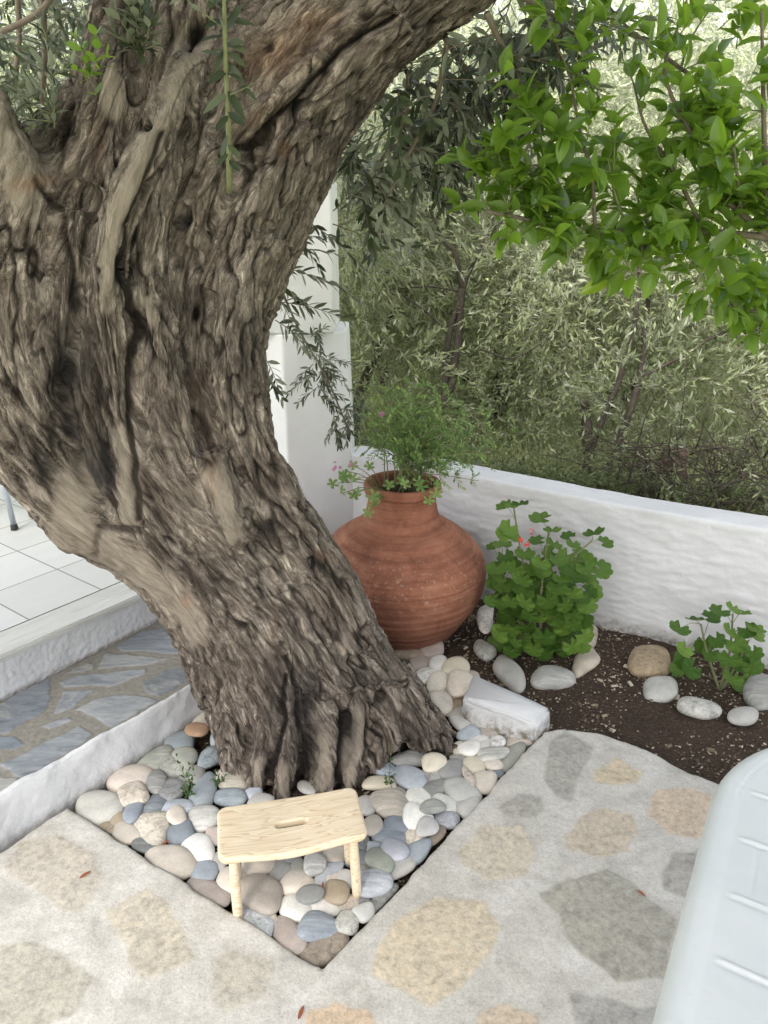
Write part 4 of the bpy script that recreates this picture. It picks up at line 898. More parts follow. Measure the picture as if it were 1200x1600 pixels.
HOLES = [(200,425,17,32,8,.05,1),(285,342,9,17,20,.05,1),(308,492,8,13,10,.06,1),(292,470,10,34,0,.018,.65),(300,560,7,20,0,.01,.4),(122,460,9,36,0,.03,.8),(112,440,5,40,0,.02,.6),(492,884,7,13,0,.03,1),(302,52,26,20,-20,.08,1),
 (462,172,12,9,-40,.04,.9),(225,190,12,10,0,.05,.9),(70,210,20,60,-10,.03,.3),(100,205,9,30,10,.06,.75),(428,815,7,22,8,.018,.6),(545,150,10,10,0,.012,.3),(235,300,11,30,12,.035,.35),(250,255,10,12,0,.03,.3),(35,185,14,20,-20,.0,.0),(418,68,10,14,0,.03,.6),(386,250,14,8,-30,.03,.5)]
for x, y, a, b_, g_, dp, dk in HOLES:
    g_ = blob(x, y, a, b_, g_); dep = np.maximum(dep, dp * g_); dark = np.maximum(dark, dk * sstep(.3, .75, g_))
CREASE = [([(255,205),(228,290),(205,350),(200,420),(212,500),(206,600),(205,700),(215,780),(214,815)], 7, .022, .75),([(214,835),(190,828),(150,826)], 7, .016, .6),([(150,830),(148,870)], 6, .012, .4),
 ([(150,300),(135,380),(122,440),(118,520),(100,600)], 6, .014, .5),([(215,830),(250,855),(290,880),(320,930)], 5, .01, .4),([(345,240),(390,235),(430,190),(480,130),(530,70),(620,20)], 6, .028, .85),([(330,170),(300,220),(285,300)], 6, .015, .5),
 ([(385,640),(400,740),(430,830)], 6, .01, .3),([(85,500),(95,600),(125,690),(150,760)], 10, .012, .5),([(140,640),(165,720),(172,790)], 10, .014, .6),([(20,590),(45,680),(85,740)], 8, .010, .4),
 ([(460,960),(470,1060),(480,1120)], 5, .012, .3),([(520,930),(530,1020),(545,1090)], 7, .014, .35),([(420,1230),(424,1190),(440,1130),(445,1060)], 6, .022, .8),([(385,1210),(388,1140)], 5, .014, .5),([(470,1235),(478,1170),(462,1090),(450,1030)], 7, .022, .7),
 ([(528,1230),(535,1180),(540,1120)], 6, .022, .8),([(572,1190),(578,1130),(570,1070)], 5, .014, .5),([(585,1060),(620,1110),(665,1160)], 5, .014, .5),([(625,1010),(655,1070),(700,1140)], 4, .012, .5),([(60,280),(95,330),(110,400)], 6, .02, .5),
 ([(245,960),(300,1060),(330,1130)], 4, .008, .2),([(430,120),(500,60)], 5, .012, .3),([(545,230),(590,130),(650,70),(740,20)], 8, .012, .35),([(470,260),(420,340),(395,420)], 5, .01, .3),([(400,500),(395,600)], 4, .006, .2),([(390,942),(440,925),(480,915)], 2.5, .004, .4),
 ([(165,470),(160,560),(175,640)],5,.008,.3),([(285,520),(270,600),(290,680),(330,740)],5,.008,.25)]
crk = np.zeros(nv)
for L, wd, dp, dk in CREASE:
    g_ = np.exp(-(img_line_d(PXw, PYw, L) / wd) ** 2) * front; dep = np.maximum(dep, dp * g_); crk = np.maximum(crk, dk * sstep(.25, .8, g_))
STAIN = [(95,590,17,60,6,.75),(130,560,10,50,4,.6),(155,735,14,42,-8,.8),(62,735,9,34,-12,.6),(110,690,8,60,-18,.6),(82,690,8,22,0,.6),(295,470,14,34,0,.5),(300,575,10,28,0,.35),(475,1110,22,80,5,.55),(425,1110,14,70,0,.45),(545,1150,14,50,5,.45),(420,830,14,34,10,.5),(480,1180,16,40,0,.4),(380,560,24,60,0,.25),(500,330,40,80,40,.2),(115,650,8,16,0,.5),(330,920,12,30,10,.3),(560,220,30,60,20,.3),(650,1150,30,20,0,.3)]
nz = .5 + .5 * fbm(V * np.array([30, 30, 9]), 3)
for x, y, a, b_, g_, k in STAIN: dark = np.maximum(dark, k * 1.7 * blob(x, y, a * 1.3, b_ * 1.05, g_) * np.clip(nz * 1.3 + .3, 0, 1))
rust = np.zeros(nv)
for x, y, a, b_, g_, k in [(430,80,60,35,-30,.8),(400,180,40,20,-40,.5),(445,235,12,14,0,.9),(150,230,12,40,10,.6),(310,600,6,40,0,.5),(60,285,40,12,-10,.6),(505,870,18,10,0,.7),(290,940,10,10,0,.5),(330,720,10,60,0,.3),(480,40,60,24,-20,.6),(430,990,5,60,0,.4)]:
    rust = np.maximum(rust, k * blob(x, y, a, b_, g_))
cA, dA = spine_coords(V, SA); cB, dB = spine_coords(V, SB); cC, dC = spine_coords(V, SC)
cB = cB + 5; cC = cC + 9
W_ = np.exp(-np.stack([dA, dB + .01, dC + .02], 1) / .018); W_ /= W_.sum(1)[:, None]
def bark(c):
    w1 = np.stack([perlin(c * (9, 9, 5)), perlin(c * (9, 9, 5) + 20), perlin(c * (9, 9, 5) + 40)], 1)
    c = c + .012 * w1 + .004 * np.stack([perlin(c * (30, 30, 14)), perlin(c * (30, 30, 14) + 8), 0 * c[:, 0]], 1)
    lump = fbm(c * (7, 7, 2.6), 3)
    c = c @ np.array([[.98, .12, .12], [-.13, .985, .08], [-.11, -.1, .99]])
    c = c + .008 * np.stack([perlin(c * (22, 22, 16)), perlin(c * (22, 22, 16) + 8), 2.2 * perlin(c * (18, 18, 10) + 60)], 1)
    fold = 1 - np.abs(fbm(c * (11, 11, 1.5) + 11, 2)) * 2.4; fold2 = 1 - np.abs(fbm(c * (24, 24, 2.6) + 31, 2)) * 2.4; lump = lump - 1.5 * np.maximum(fold, -.6) - .7 * np.maximum(fold2, -.6); sel = sstep(-.25, .35, perlin(c * (5, 5, 3) + 77))
    fis = sstep(.16, 0, np.abs(perlin(c * (27, 27, 4.2) + 5))) ; fis2 = sstep(.2, 0, np.abs(perlin(c * (52, 52, 8) + 15)))
    f1, f2, _ = worley(c * (34, 34, 5.5)); e1 = 1 - np.maximum(fis, (1 - sstep(0.0, .34, f2 - f1)) * sel * .35)
    g1, g2, cid = worley(c * (62, 62, 13) + 3); e2 = 1 - np.maximum(fis2, (1 - sstep(0.0, .35, g2 - g1)) * (.5 * sel))
    rid = (1 - np.abs(perlin(c * (46, 46, 5))) * 2.2) + .6 * (1 - np.abs(perlin(c * (95, 95, 11))) * 2.2) - .3
    fin = fbm(c * (110, 110, 30), 2)
    return lump, e1, e2, rid, fin, (cid / 255.)
acc = [0] * 6
for k, c in enumerate((cA, cB, cC)):
    m = W_[:, k] > .02; r6 = bark(c[m])
    for j in range(6):
        z = np.zeros(nv); z[m] = r6[j] * W_[m, k]; acc[j] = acc[j] + z
lump, e1, e2, rid, fin, cid = acc; cav = sstep(-1.3, -2.6, lump)
rough = (1 - smooth * .93) * (1 - streak * .55)
disp = .0066 * lump * (1 - .45 * smooth) + rough * (-.0095 * (1 - e1) - .0028 * (1 - e2) + .0055 * (rid - .5) + .0035 * fin + .0008 * (cid - .5) * e2) + streak * .004 * (rid - .5)
view = V - np.array([0, 0, EYE]); view /= np.linalg.norm(view, axis=1)[:, None]
V2 = V + NRM * disp[:, None] - NRM * (dep * .5)[:, None] + view * (dep * .5)[:, None]
crk = np.clip(np.maximum(crk * 1.25, rough * 1.12 * (.72 * (1 - e1) + .3 * (1 - e2) + .4 * sstep(.1, -.9, rid)) + .35 * cav), 0, 1)  # crack depth and fold valleys, which also carry the painted crevice shade
dom = W_.argmax(1); bco = np.where((dom == 0)[:, None], cA, np.where((dom == 1)[:, None], cB, cC))
keep = V2[:, 2] > -.35
V2[:, 2] = np.maximum(V2[:, 2], -.3)
tm.vertices.foreach_set('co', V2.astype(np.float32).ravel()); tm.materials.clear()
tm.polygons.foreach_set('use_smooth', np.full(len(tm.polygons), True))
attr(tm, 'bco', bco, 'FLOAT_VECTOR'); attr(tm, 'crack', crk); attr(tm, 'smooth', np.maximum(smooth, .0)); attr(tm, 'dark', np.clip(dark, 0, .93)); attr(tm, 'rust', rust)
tm.update()
tree = empty('olive_tree', (-.15, 2.05, -.06), 'ancient gnarled olive tree with a thick leaning fissured trunk rising from the pebbles', 'tree')
TO = np.array([-.15, 2.05, -.06])
def child(name, me, mats_, par, org, **kw):
    me.transform(__import__('mathutils').Matrix.Translation(Vector(-np.asarray(org, float)))); return obj(name, me, mats_, par, **kw)
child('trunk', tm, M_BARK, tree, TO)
# ---- foliage helpers
def twig(path, n, size, r, pair=True, ang=50, flat=0.0, up=(0, 0, 1), skip=.08):
    """leaves along a 3-D path -> pos, dir, up, size"""
    path = np.asarray(path); L = np.concatenate([[0], np.cumsum(np.linalg.norm(np.diff(path, axis=0), axis=1))]); s = np.linspace(skip, 1, n) * L[-1]
    P = np.stack([np.interp(s, L, path[:, k]) for k in range(3)], 1); T = np.gradient(P, axis=0) if n > 1 else path[-1:] - path[:1]; T /= np.linalg.norm(T, axis=1)[:, None] + 1e-9
    pos = []; dr = []; ups = []; sz = []
    a0 = r.uniform(0, 6.28)
    for i in range(n):
        t = T[i]; a = np.cross(t, up); a /= np.linalg.norm(a) + 1e-9; b = np.cross(t, a)
        for sgn in ((0, math.pi) if pair else (0,)):
            ph = a0 + (i % 2) * math.pi / 2 * (1 - flat) + sgn + (0 if pair else i * 2.4) + r.normal() * .25
            side = math.cos(ph) * a + math.sin(ph) * b; an = math.radians(ang * (1 - .45 * i / n) + r.normal() * 9)
            d = t * math.cos(an) + side * math.sin(an); d[2] -= .12 + .1 * r.random()
            pos.append(P[i]); dr.append(d); ups.append(t * .8 + np.array(up) * .9 + r.normal(size=3) * .35); sz.append(size * r.uniform(.75, 1.15) * (1 - .35 * (i / n) ** 3))
    return pos, dr, ups, sz
class Foliage:
    def __init__(s): s.pos = []; s.dr = []; s.up = []; s.sz = []; s.mb = MB()
    def twig(s, path, n, size, r, rad=.0018, m=1, **kw):
        a, b_, c, d = twig(path, n, size, r, **kw); s.pos += a; s.dr += b_; s.up += c; s.sz += d
        V, F = tube(path, np.linspace(rad, rad * .4, len(path)), 5); s.mb.add(V, F, m)
    def build(s, name, T, F, mats_, parent, org, width=None, **kw):
        V = inst(T, np.array(s.pos), np.array(s.dr), np.array(s.up), np.array(s.sz)); FF = inst_faces(F, len(T), len(s.pos))
        FF = [f if f[2] != f[3] else f[:3] for f in FF.tolist()]
        n0 = len(V); 
        if s.mb.V: V = np.concatenate([V] + s.mb.V)
        me = bpy.data.meshes.new(name); me.from_pydata(V.tolist(), [], FF + [[i + n0 for i in f] for f in s.mb.F])
        me.polygons.foreach_set('material_index', [0] * len(FF) + s.mb.M); me.polygons.foreach_set('use_smooth', [True] * len(me.polygons)); me.update()
        return child(name, me, mats_, parent, org, **kw)
def curve3(p0, d, L, droop, r, n=7, wob=.12):
    p = np.array(p0, float); d = np.array(d, float); d /= np.linalg.norm(d); out = [p.copy()]; wv = r.normal(size=3) * wob
    for i in range(n - 1):
        d = d + np.array([0, 0, -droop]) / n + wv / n + r.normal(size=3) * wob * .25; d /= np.linalg.norm(d); p = p + d * L / (n - 1); out.append(p.copy())
    return np.array(out)
# crown near the right limb: boughs, hanging twigs
r = np.random.default_rng(11); fo = Foliage()
BOUGHS = [([(640,110,2.1),(630,190,2.15),(590,260,2.2),(560,310,2.25)],.008),([(700,60,2.0),(680,160,2.05),(640,240,2.1),(600,320,2.15)],.008),([(760,20,1.95),(790,80,2.0),(820,110,2.05),(880,120,2.1)],.008),([(690,50,2.1),(740,130,2.2),(770,200,2.3),(800,260,2.35)],.008),
 ([(600,160,2.3),(640,230,2.35),(670,290,2.4)],.006),([(780,-20,2.0),(860,20,2.05),(900,60,2.1)],.006),([(640,120,2.4),(700,190,2.5),(740,240,2.5)],.006)]
for B_, rad in BOUGHS:
    P = spline([wp(*q) for q in B_], 8); V_, F_ = tube(P, np.linspace(rad, rad * .35, len(P)), 6); fo.mb.add(V_, F_, 1)
    for k in range(10):
        i = r.integers(2, len(P)); d = r.normal(size=3) * (1, .8, .6) + (.35, 0, -.35)
        fo.twig(curve3(P[i], d, r.uniform(.12, .24), .5, r), int(r.integers(7, 11)), .056, r)
for k in range(85):     # dense mass right under the limb
    t = r.random(); x = 575 + 330 * t + r.normal() * 22; y = 150 - 160 * t + abs(r.normal()) * (95 - 55 * t)
    p = wp(x, y, r.uniform(2.0, 2.75)); d = np.array([r.normal() * .8 + .25, r.normal() * .8, -.35 + r.normal() * .4])
    fo.twig(curve3(p, d, r.uniform(.12, .24), .5, r), int(r.integers(7, 11)), .055, r)
for k in range(16):
    t = r.random(); x = 550 + 60 * t + r.normal() * 25; y = 200 + 130 * r.random()
    fo.twig(curve3(wp(x, y, r.uniform(2.2, 2.7)), (r.normal() * .7, r.normal() * .7, -.5), r.uniform(.1, .2), .5, r), 8, .055, r)
for (x0, y0, x1, y1, Y, n) in [(430,380,520,372,2.3,9),(425,420,505,440,2.3,9),(420,470,545,500,2.3,11),(430,500,500,560,2.32,9),(440,400,520,395,2.3,8),(430,455,470,540,2.3,8),(470,340,570,420,2.25,10),(520,350,610,400,2.25,9),
      (560,300,620,330,2.2,7),(600,230,680,300,2.25,8),(640,210,700,260,2.2,8),(415,560,440,620,2.35,7),(412,590,430,610,2.35,6),(520,330,590,290,2.2,8),(450,360,500,420,2.28,8),(425,440,480,480,2.3,8),(480,430,560,470,2.3,7),(700,200,790,230,2.3,8),(730,160,800,190,2.2,8),(560,330,640,420,2.3,7),(590,250,600,350,2.2,8)]:
    a = wp(x0, y0, Y); b_ = wp(x1, y1, Y + r.uniform(-.05, .1)); m_ = (a + b_) / 2 + (0, 0, .012); fo.twig(spline([a, m_, b_], 5), n, .052, r, flat=.6)
# branch lying on the house corner
for k in range(30):
    t = r.random(); x = 490 + 60 * t + r.normal() * 12; y = 555 + 110 * t + r.normal() * 26
    fo.twig(curve3(wp(x, y, 3.05 + r.random() * .12), (r.normal() * .8 + .2, r.normal() * .4, -.5 + r.normal() * .4), r.uniform(.07, .15), .5, r), 8, .042, r)
V_, F_ = tube(spline([wp(430, 430, 2.5), wp(470, 520, 2.8), wp(510, 590, 3.05), wp(548, 680, 3.1)], 6), .004, 5); fo.mb.add(V_, F_, 1)
# far side foliage at the upper left
for k in range(260):
    x = r.uniform(-60, 330); y = r.uniform(-80, 210) if x < 120 else r.uniform(-120, 30)
    fo.twig(curve3(wp(x, y, r.uniform(2.5, 4.2)), (r.normal(), r.normal(), -.3 + r.normal() * .5), r.uniform(.15, .3), .5, r), int(r.integers(8, 13)), .055, r)
for L in [[(60,-60,2.6),(70,60,2.65),(66,160,2.7)], [(20,-80,2.8),(30,40,2.8),(24,120,2.8)], [(100,-40,2.5),(60,20,2.6),(-20,60,2.7)]]:
    V_, F_ = tube(spline([wp(*q) for q in L], 5), .009, 6); fo.mb.add(V_, F_, 1)
fo.build('crown', OL_T, OL_F, [M_OLIVE, M_TWIG], tree, TO)
# unseen canopy crowns added above and behind the camera to shade the patio
over, _ = far_crown(77, 2300, 1.3, 1.2, .0, 1.9, .06); over.materials.append(M_OLIVE); over.materials.append(M_TWIG)
for x, y, z, sc, rz_ in SHADE_CROWNS:
    o = bpy.data.objects.new('crown', over); COL.objects.link(o); o.parent = tree; o.location = (x - TO[0], y - TO[1], z - TO[2]); o.scale = (sc, sc, sc * .7); o.rotation_euler = (0, 0, rz_)
# shoots on the trunk
sh = Foliage(); P = spline([wp(358,300,1.82), wp(357,200,1.72), wp(353,100,1.68), wp(350,0,1.66), wp(346,-80,1.66)], 6)
V_, F_ = tube(P, np.linspace(.0066, .003, len(P)), 8); sh.mb.add(V_, F_, 1)
for (x, y, dx, dy, s) in [(352,70,35,-8,.05),(352,75,-14,32,.045),(355,80,28,22,.05),(354,82,-28,-10,.04),(355,140,24,40,.055),(356,145,-32,24,.055),(352,60,-6,-34,.05),(356,95,30,45,.045),(356,210,-10,34,.045),(358,250,22,22,.04),(352,50,20,-36,.055),(350,10,-20,-30,.05),(350,5,24,-26,.05),(350,30,34,4,.05),(355,110,-34,20,.055),(355,115,36,10,.05),(356,175,34,26,.05),(357,180,-30,34,.05),(352,55,-36,6,.055),(354,65,38,20,.055),(351,20,-30,-30,.05),(356,225,26,30,.045),(357,240,-28,24,.04),(353,90,-40,-14,.05),(350,30,-30,10,.05),(348,-10,-24,20,.05),(372,138,26,-8,.03),(380,135,20,20,.03)]:
    a = wp(x, y, 1.69); b_ = wp(x + dx, y + dy, 1.66 + r.normal() * .02); sh.pos.append(a); sh.dr.append(b_ - a); sh.up.append(np.array([r.normal() * .4, -1, .7])); sh.sz.append(s * 1.25)
sh.twig(spline([wp(356,150,1.69), wp(378,140,1.67), wp(400,128,1.66)], 4), 4, .022, r, rad=.0015)
sh.twig(spline([wp(350,45,1.67), wp(318,20,1.66), wp(285,-6,1.66)], 4), 3, .03, r, rad=.002)
sh.build('shoot', OL_T, OL_F, [M_OLIVE, M_GREENTWIG], tree, TO, label='straight green shoot growing up the front of the trunk')
sh = Foliage()
for (x0, y0, x1, y1, n, s) in [(85,200,75,80,9,.05),(75,80,60,30,5,.05),(80,110,45,95,4,.045),(84,180,30,160,6,.05),(84,190,30,185,5,.045),(90,175,50,130,6,.045),(80,170,20,140,6,.045),(70,190,30,205,5,.04),(78,120,110,100,4,.04)]:
    sh.twig(spline([wp(x0, y0, 1.86), wp((x0 + x1) / 2 + 4, (y0 + y1) / 2, 1.84), wp(x1, y1, 1.84)], 4), n, s, r, rad=.0022)
sh.build('shoot', OL_T, OL_F, [M_OLIVE, M_GREENTWIG], tree, TO, label='grey green leafy shoot left of the stump between the two limbs')
sh = Foliage()
for (x0, y0, x1, y1, n, s) in [(215,85,205,-10,6,.045),(215,85,180,20,6,.045),(216,85,235,30,6,.045),(214,80,170,50,5,.045),(215,80,240,70,4,.04),(212,60,190,-20,6,.045),(230,50,225,-20,5,.045),(210,70,220,10,6,.04)]:
    sh.twig(spline([wp(x0, y0, 1.86), wp((x0 + x1) / 2 + 4, (y0 + y1) / 2, 1.83), wp(x1, y1, 1.82)], 4), n, s, r, rad=.0022)
sh.build('shoot', OL_T * (1, 1.7, 1), OL_F, [M_OLIVE, M_GREENTWIG], tree, TO, label='tuft of dark rounded leaves on top of the stump')
sh = Foliage()
for (x0, y0, x1, y1, n, s) in [(140,122,120,60,4,.032),(140,122,150,55,4,.034),(140,120,165,90,3,.03),(138,125,120,110,2,.03),(150,150,140,125,1,.03)]:
    sh.twig(spline([wp(x0, y0, 1.80), wp((x0 + x1) / 2 + 3, (y0 + y1) / 2, 1.79), wp(x1, y1, 1.78)], 4), n, s, r, rad=.0015)
sh.build('shoot', OL_T * (1, 2, 1), OL_F, [M_LEMON, M_GREENTWIG], tree, TO, label='small bright green shoot on the trunk shoulder')
# ------------------------------------------------------------------ clay jar
PO = np.array([.073, 2.78, -.08])
def lathe(prof, n=96, wob=0.0, seed=1):
    V = []; 
    for (rr, z) in prof:
        for j in range(n):
            a = 2 * math.pi * j / n; V.append((rr * math.cos(a), rr * math.sin(a), z))
    m = len(prof); F = np.array([(i * n + j, i * n + (j + 1) % n, (i + 1) * n + (j + 1) % n, (i + 1) * n + j) for i in range(m - 1) for j in range(n)]); V = np.array(V)
    if wob: V += wob * np.stack([fbm(V * 4 + seed, 3), fbm(V * 4 + seed + 9, 3), fbm(V * 5 + seed + 20, 3) * .5], 1)
    return V, F
jar = empty('clay_jar', PO, 'big bulging old terracotta jar standing in the corner behind the tree trunk', 'jar')
pf = [(.12,-.06),(.165,-.03),(.19,.01),(.225,.05),(.265,.10),(.30,.155),(.325,.205),(.341,.26),(.347,.315),(.343,.347),(.330,.383),(.308,.418),(.278,.450),(.243,.480),(.205,.505),(.176,.524),(.157,.542),(.149,.56),(.139,.60),(.133,.628),(.133,.645),(.139,.655)]
S = spline(np.array(pf), 9)
dp = np.zeros(len(S)); zz = S[:, 1]
for z0, a_, s_ in [(.335,.0035,.003),(.300,.0025,.004),(.425,.0018,.004),(.255,.002,.004),(.215,.0025,.005),(.18,.002,.004),(.15,.002,.004),(.12,.0025,.004),(.09,.002,.004),(.06,.0025,.004),(.39,.0012,.004),(.53,.003,.006)]: dp -= a_ * np.exp(-((zz - z0) / s_) ** 2)
dp += .0012 * np.sin(zz * 190) * sstep(.33, .25, zz); S[:, 0] += dp
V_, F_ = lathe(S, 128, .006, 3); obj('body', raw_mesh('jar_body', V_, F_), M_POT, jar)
rim = [(.137,.652),(.150,.655),(.1535,.668),(.153,.684),(.148,.692),(.138,.694),(.130,.690),(.127,.675),(.126,.63),(.12,.55)]
V_, F_ = lathe(spline(np.array(rim), 4), 96, .003, 8); obj('rim', raw_mesh('jar_rim', V_, F_), M_POT, jar)
V_, F_ = lathe([(.124, .64), (.06, .648), (.001, .65)], 48, .004, 4); obj('potting_soil', raw_mesh('jar_soil', V_, F_), M_SOIL, jar)
# plant in the jar
pl = empty('jar_plant', PO + (0, 0, .65), 'feathery green plant spilling from the mouth of the terracotta jar', 'plant')
MO = PO + np.array([0, 0, .65]); r = np.random.default_rng(5); fo = Foliage()
def frond(f, path, n, size, r):
    P = path
    for i in range(2, len(P), 2):
        t = P[i] - P[i - 1]; t /= np.linalg.norm(t); a = np.cross(t, (0, -1, .3)); a /= np.linalg.norm(a) + 1e-9; Lh = size * (math.sin(math.pi * (i / len(P)) ** .8) * .8 + .2)
        for sg in (-1, 1):
            d = t * .75 + a * sg + r.normal(size=3) * .15; d /= np.linalg.norm(d); q = P[i] + d * Lh; mid = P[i] + d * Lh * .5 + (0, 0, .002)
            f.twig(np.array([P[i], mid, q]), 5, Lh * .5, r, rad=.0007, flat=1, ang=48)
tips = [(600,660),(575,640),(590,700),(620,625),(640,640),(655,610),(670,650),(690,640),(700,680),(720,690),(745,690),(765,715),(735,720),(610,690),(630,670),(655,680),(680,620),(705,650),(578,680),(660,700),(640,715),(690,710),(715,735),(720,765),(745,740),(560,705),(625,700),(600,615),(575,610),(645,590),(700,610),(735,650),(780,690),(770,660),(610,725),(660,725),(685,735)]
for (x, y) in [((x_ - 650) * 1.2 + 664, y_ - 14) for x_, y_ in tips]:
    Y = 2.78 + r.uniform(-.16, .14); b_ = wp(x, y, Y); ra = r.uniform(0, .09); th_ = r.uniform(0, 6.28); a = MO + (ra * math.cos(th_), ra * math.sin(th_), 0)
    mid = (a + b_) / 2 + np.array([-(b_[0] - a[0]) * .2, 0, .05]); P = spline([a, mid, b_], 7); V_, F_ = tube(P, np.linspace(.0028, .001, len(P)), 5); fo.mb.add(V_, F_, 1)
    L = np.linalg.norm(b_ - a); frond(fo, P[int(len(P) * .25):], 8, .06, r)
fo.build('fronds', np.array([[0, 0, 0], [.5, .2, .03], [1, 0, 0], [.5, -.2, .03]]), FAR_F, [M_FERN, M_GREENTWIG], pl, MO)
# lobed leaves + pink flowers on the left of the jar mouth
def lobed(nl=7, seed=0, cut=.35, wave=.05):
    n = nl * 6; V = [(.45, 0, .0)]; rr = np.random.default_rng(seed)
    for ring, f in ((1, .5), (2, 1.0)):
        for i in range(n):
            a = 2 * math.pi * i / n; lob = abs(math.cos(nl * a / 2.0)) ** .7; rad = (.55 * (1 - cut) + .55 * cut * lob) * (1 if abs(a - math.pi) > .35 else .35)
            x = .45 + f * rad * math.cos(a); y = f * rad * math.sin(a); V.append((x, y, (.10 * f * f - .05) + (wave * math.cos(nl * a) * f * f) + wave * .6 * math.sin(3 * a + seed) * f))
    F = [(0, 1 + i, 1 + (i + 1) % n, 1 + (i + 1) % n) for i in range(n)] + [(1 + i, 1 + n + i, 1 + n + (i + 1) % n, 1 + (i + 1) % n) for i in range(n)]
    return np.array(V), np.array(F)
def lobed_build(f, name, nl, cut, mats_, par, org, **kw):
    T, F = lobed(nl, 1, cut); return f.build(name, T, F, mats_, par, org, **kw)
fo = Foliage()
for (x, y, s) in [(535,735,.05),(528,755,.045),(545,750,.05),(560,745,.05),(575,770,.055),(580,785,.055),(560,770,.05),(590,775,.05),(570,725,.04),(545,725,.04),(665,755,.045),(650,745,.045),(675,765,.05),(620,752,.045),(640,757,.045),(600,755,.045),(690,760,.04),(552,772,.045),(538,770,.04),(582,795,.045),(668,775,.045)]:
    b_ = wp(x, y, 2.62 + r.uniform(-.04, .04)); a = MO + (-.07 if x < 600 else .05, -.05, .0); P = spline([a, (a + b_) / 2 + (0, -.02, .035), b_], 4)
    V_, F_ = tube(P, .0016, 5); fo.mb.add(V_, F_, 1); fo.pos.append(b_); fo.dr.append(np.array([r.normal() * .8, -.5, r.normal() * .5 - .2])); fo.up.append(np.array([r.normal() * .4, -.8, .9])); fo.sz.append(s)
lobed_build(fo, 'broad_leaves', 5, .75, [M_FERN, M_GREENTWIG], pl, MO)
def petals(name, spots, size, mat_, par, org, r, npet=5, ncl=4, spread=.012):
    for p in spots:
        f = Foliage()
        for c in range(ncl):
            q = p + r.normal(size=3) * spread; ax = r.normal(size=3) * .5 + (0, -.7, .5)
            ax /= np.linalg.norm(ax); a = np.cross(ax, (1, 0, 0)); a /= np.linalg.norm(a); b2 = np.cross(ax, a)
            for k in range(npet):
                th_ = 2 * math.pi * k / npet; f.pos.append(q); f.dr.append(math.cos(th_) * a + math.sin(th_) * b2 + ax * .3); f.up.append(ax); f.sz.append(size)
        f.build(name, np.array([[0, 0, 0], [.6, .3, .03], [1, 0, .1], [.6, -.3, .03]]), FAR_F, mat_, par, org)
petals('flower', [wp(551,727,2.6), wp(524,728,2.6), wp(596,648,2.7)], .009, M_PINK, pl, MO, r, spread=.006)
# ------------------------------------------------------------------ geraniums
def geranium(org, stems, leaves, label, r, size=.05, flowers=None):
    g = empty('geranium', org, label, 'plant'); fo = Foliage()
    sm_ = MB()
    for L in stems:
        P = spline([wp(*q) for q in L], 5); V_, F_ = tube(P, np.linspace(.006, .003, len(P)), 6); sm_.add(V_, F_)
    allp = np.concatenate([spline([wp(*q) for q in L], 8) for L in stems])
    for (x, y, s, tilt) in leaves:
        Y = org[1] + r.uniform(-.12, .08); b_ = wp(x, y, Y); a = allp[np.argmin(np.linalg.norm(allp - b_ - (0, 0, -.05), axis=1))]
        P = spline([a, (a + b_) / 2 + (0, 0, .012), b_], 3); V_, F_ = tube(P, .0013, 4); sm_.add(V_, F_)
        dd = b_ - a; dd[1] -= .03; dd[2] = -.25 * np.linalg.norm(dd) * (1 if tilt else .2); fo.pos.append(b_); fo.dr.append(dd + r.normal(size=3) * .01)
        fo.up.append(np.array([r.normal() * .3 + dd[0] * 3, -1.15 + r.normal() * .25, .75]) if tilt else np.array([r.normal() * .25, -.25, 1])); fo.sz.append(s * size * 1.25)
    obj_ = child('stems', sm_.mesh('stems'), M_GREENTWIG, g, org)
    # shift so the stalk meets the leaf base
    fo.pos = [p - d / (np.linalg.norm(d) + 1e-9) * s_ * .42 for p, d, s_ in zip(fo.pos, fo.dr, fo.sz)]
    T, F = lobed(7, 2, .16, .04); fo.build('leaves', T, F, M_GERAN, g, org)
    if flowers: petals('flower', [wp(*q) for q in flowers], .008, M_RED, g, org, r, 5, 3, .006)
    return g
r = np.random.default_rng(8)
G1 = np.array([*PZ(850, 1030, -.05)]); G1[1] += .03
lv = []
for k in range(135):
    y = r.uniform(880, 1020); t = (y - 880) / 140; x = 848 + r.uniform(-1, 1) * (78 - 10 * t - 8 * abs(t - .5)); lv.append((x, y, r.uniform(.85, 1.35), 1))
lv += [(x, y, s, 1) for x, y, s in [(795,825,1.1),(800,835,1),(785,835,.9),(778,890,1),(770,910,.9),(790,870,1),(775,900,1),(860,862,1),(868,880,1.2),(885,870,1.1),(905,870,1.2),(915,880,1.3),(940,890,1.2),(920,910,1.1),(925,925,1.2),(895,900,1.2),(830,890,1.3),(815,905,1.2),(850,900,1.3),(780,990,1.2),(775,1005,1.1),(790,1010,1.1),(905,960,1.2),(908,1010,1.1),(900,985,1),(870,875,1),(845,880,1.1),(880,940,1.3),(765,940,.8),(905,935,1.2),(820,1020,1.1),(850,1022,1.1),(880,1015,1.1)]]
lv += [(x, y, s, 0) for x, y, s in [(788,790,1),(812,787,1),(845,810,1.3),(863,828,1),(888,838,.9),(928,832,1.2),(945,848,1),(785,852,1.2),(770,854,.8),(840,845,1),(820,865,1.2),(800,790,.8),(865,850,1),(895,850,.8)]]
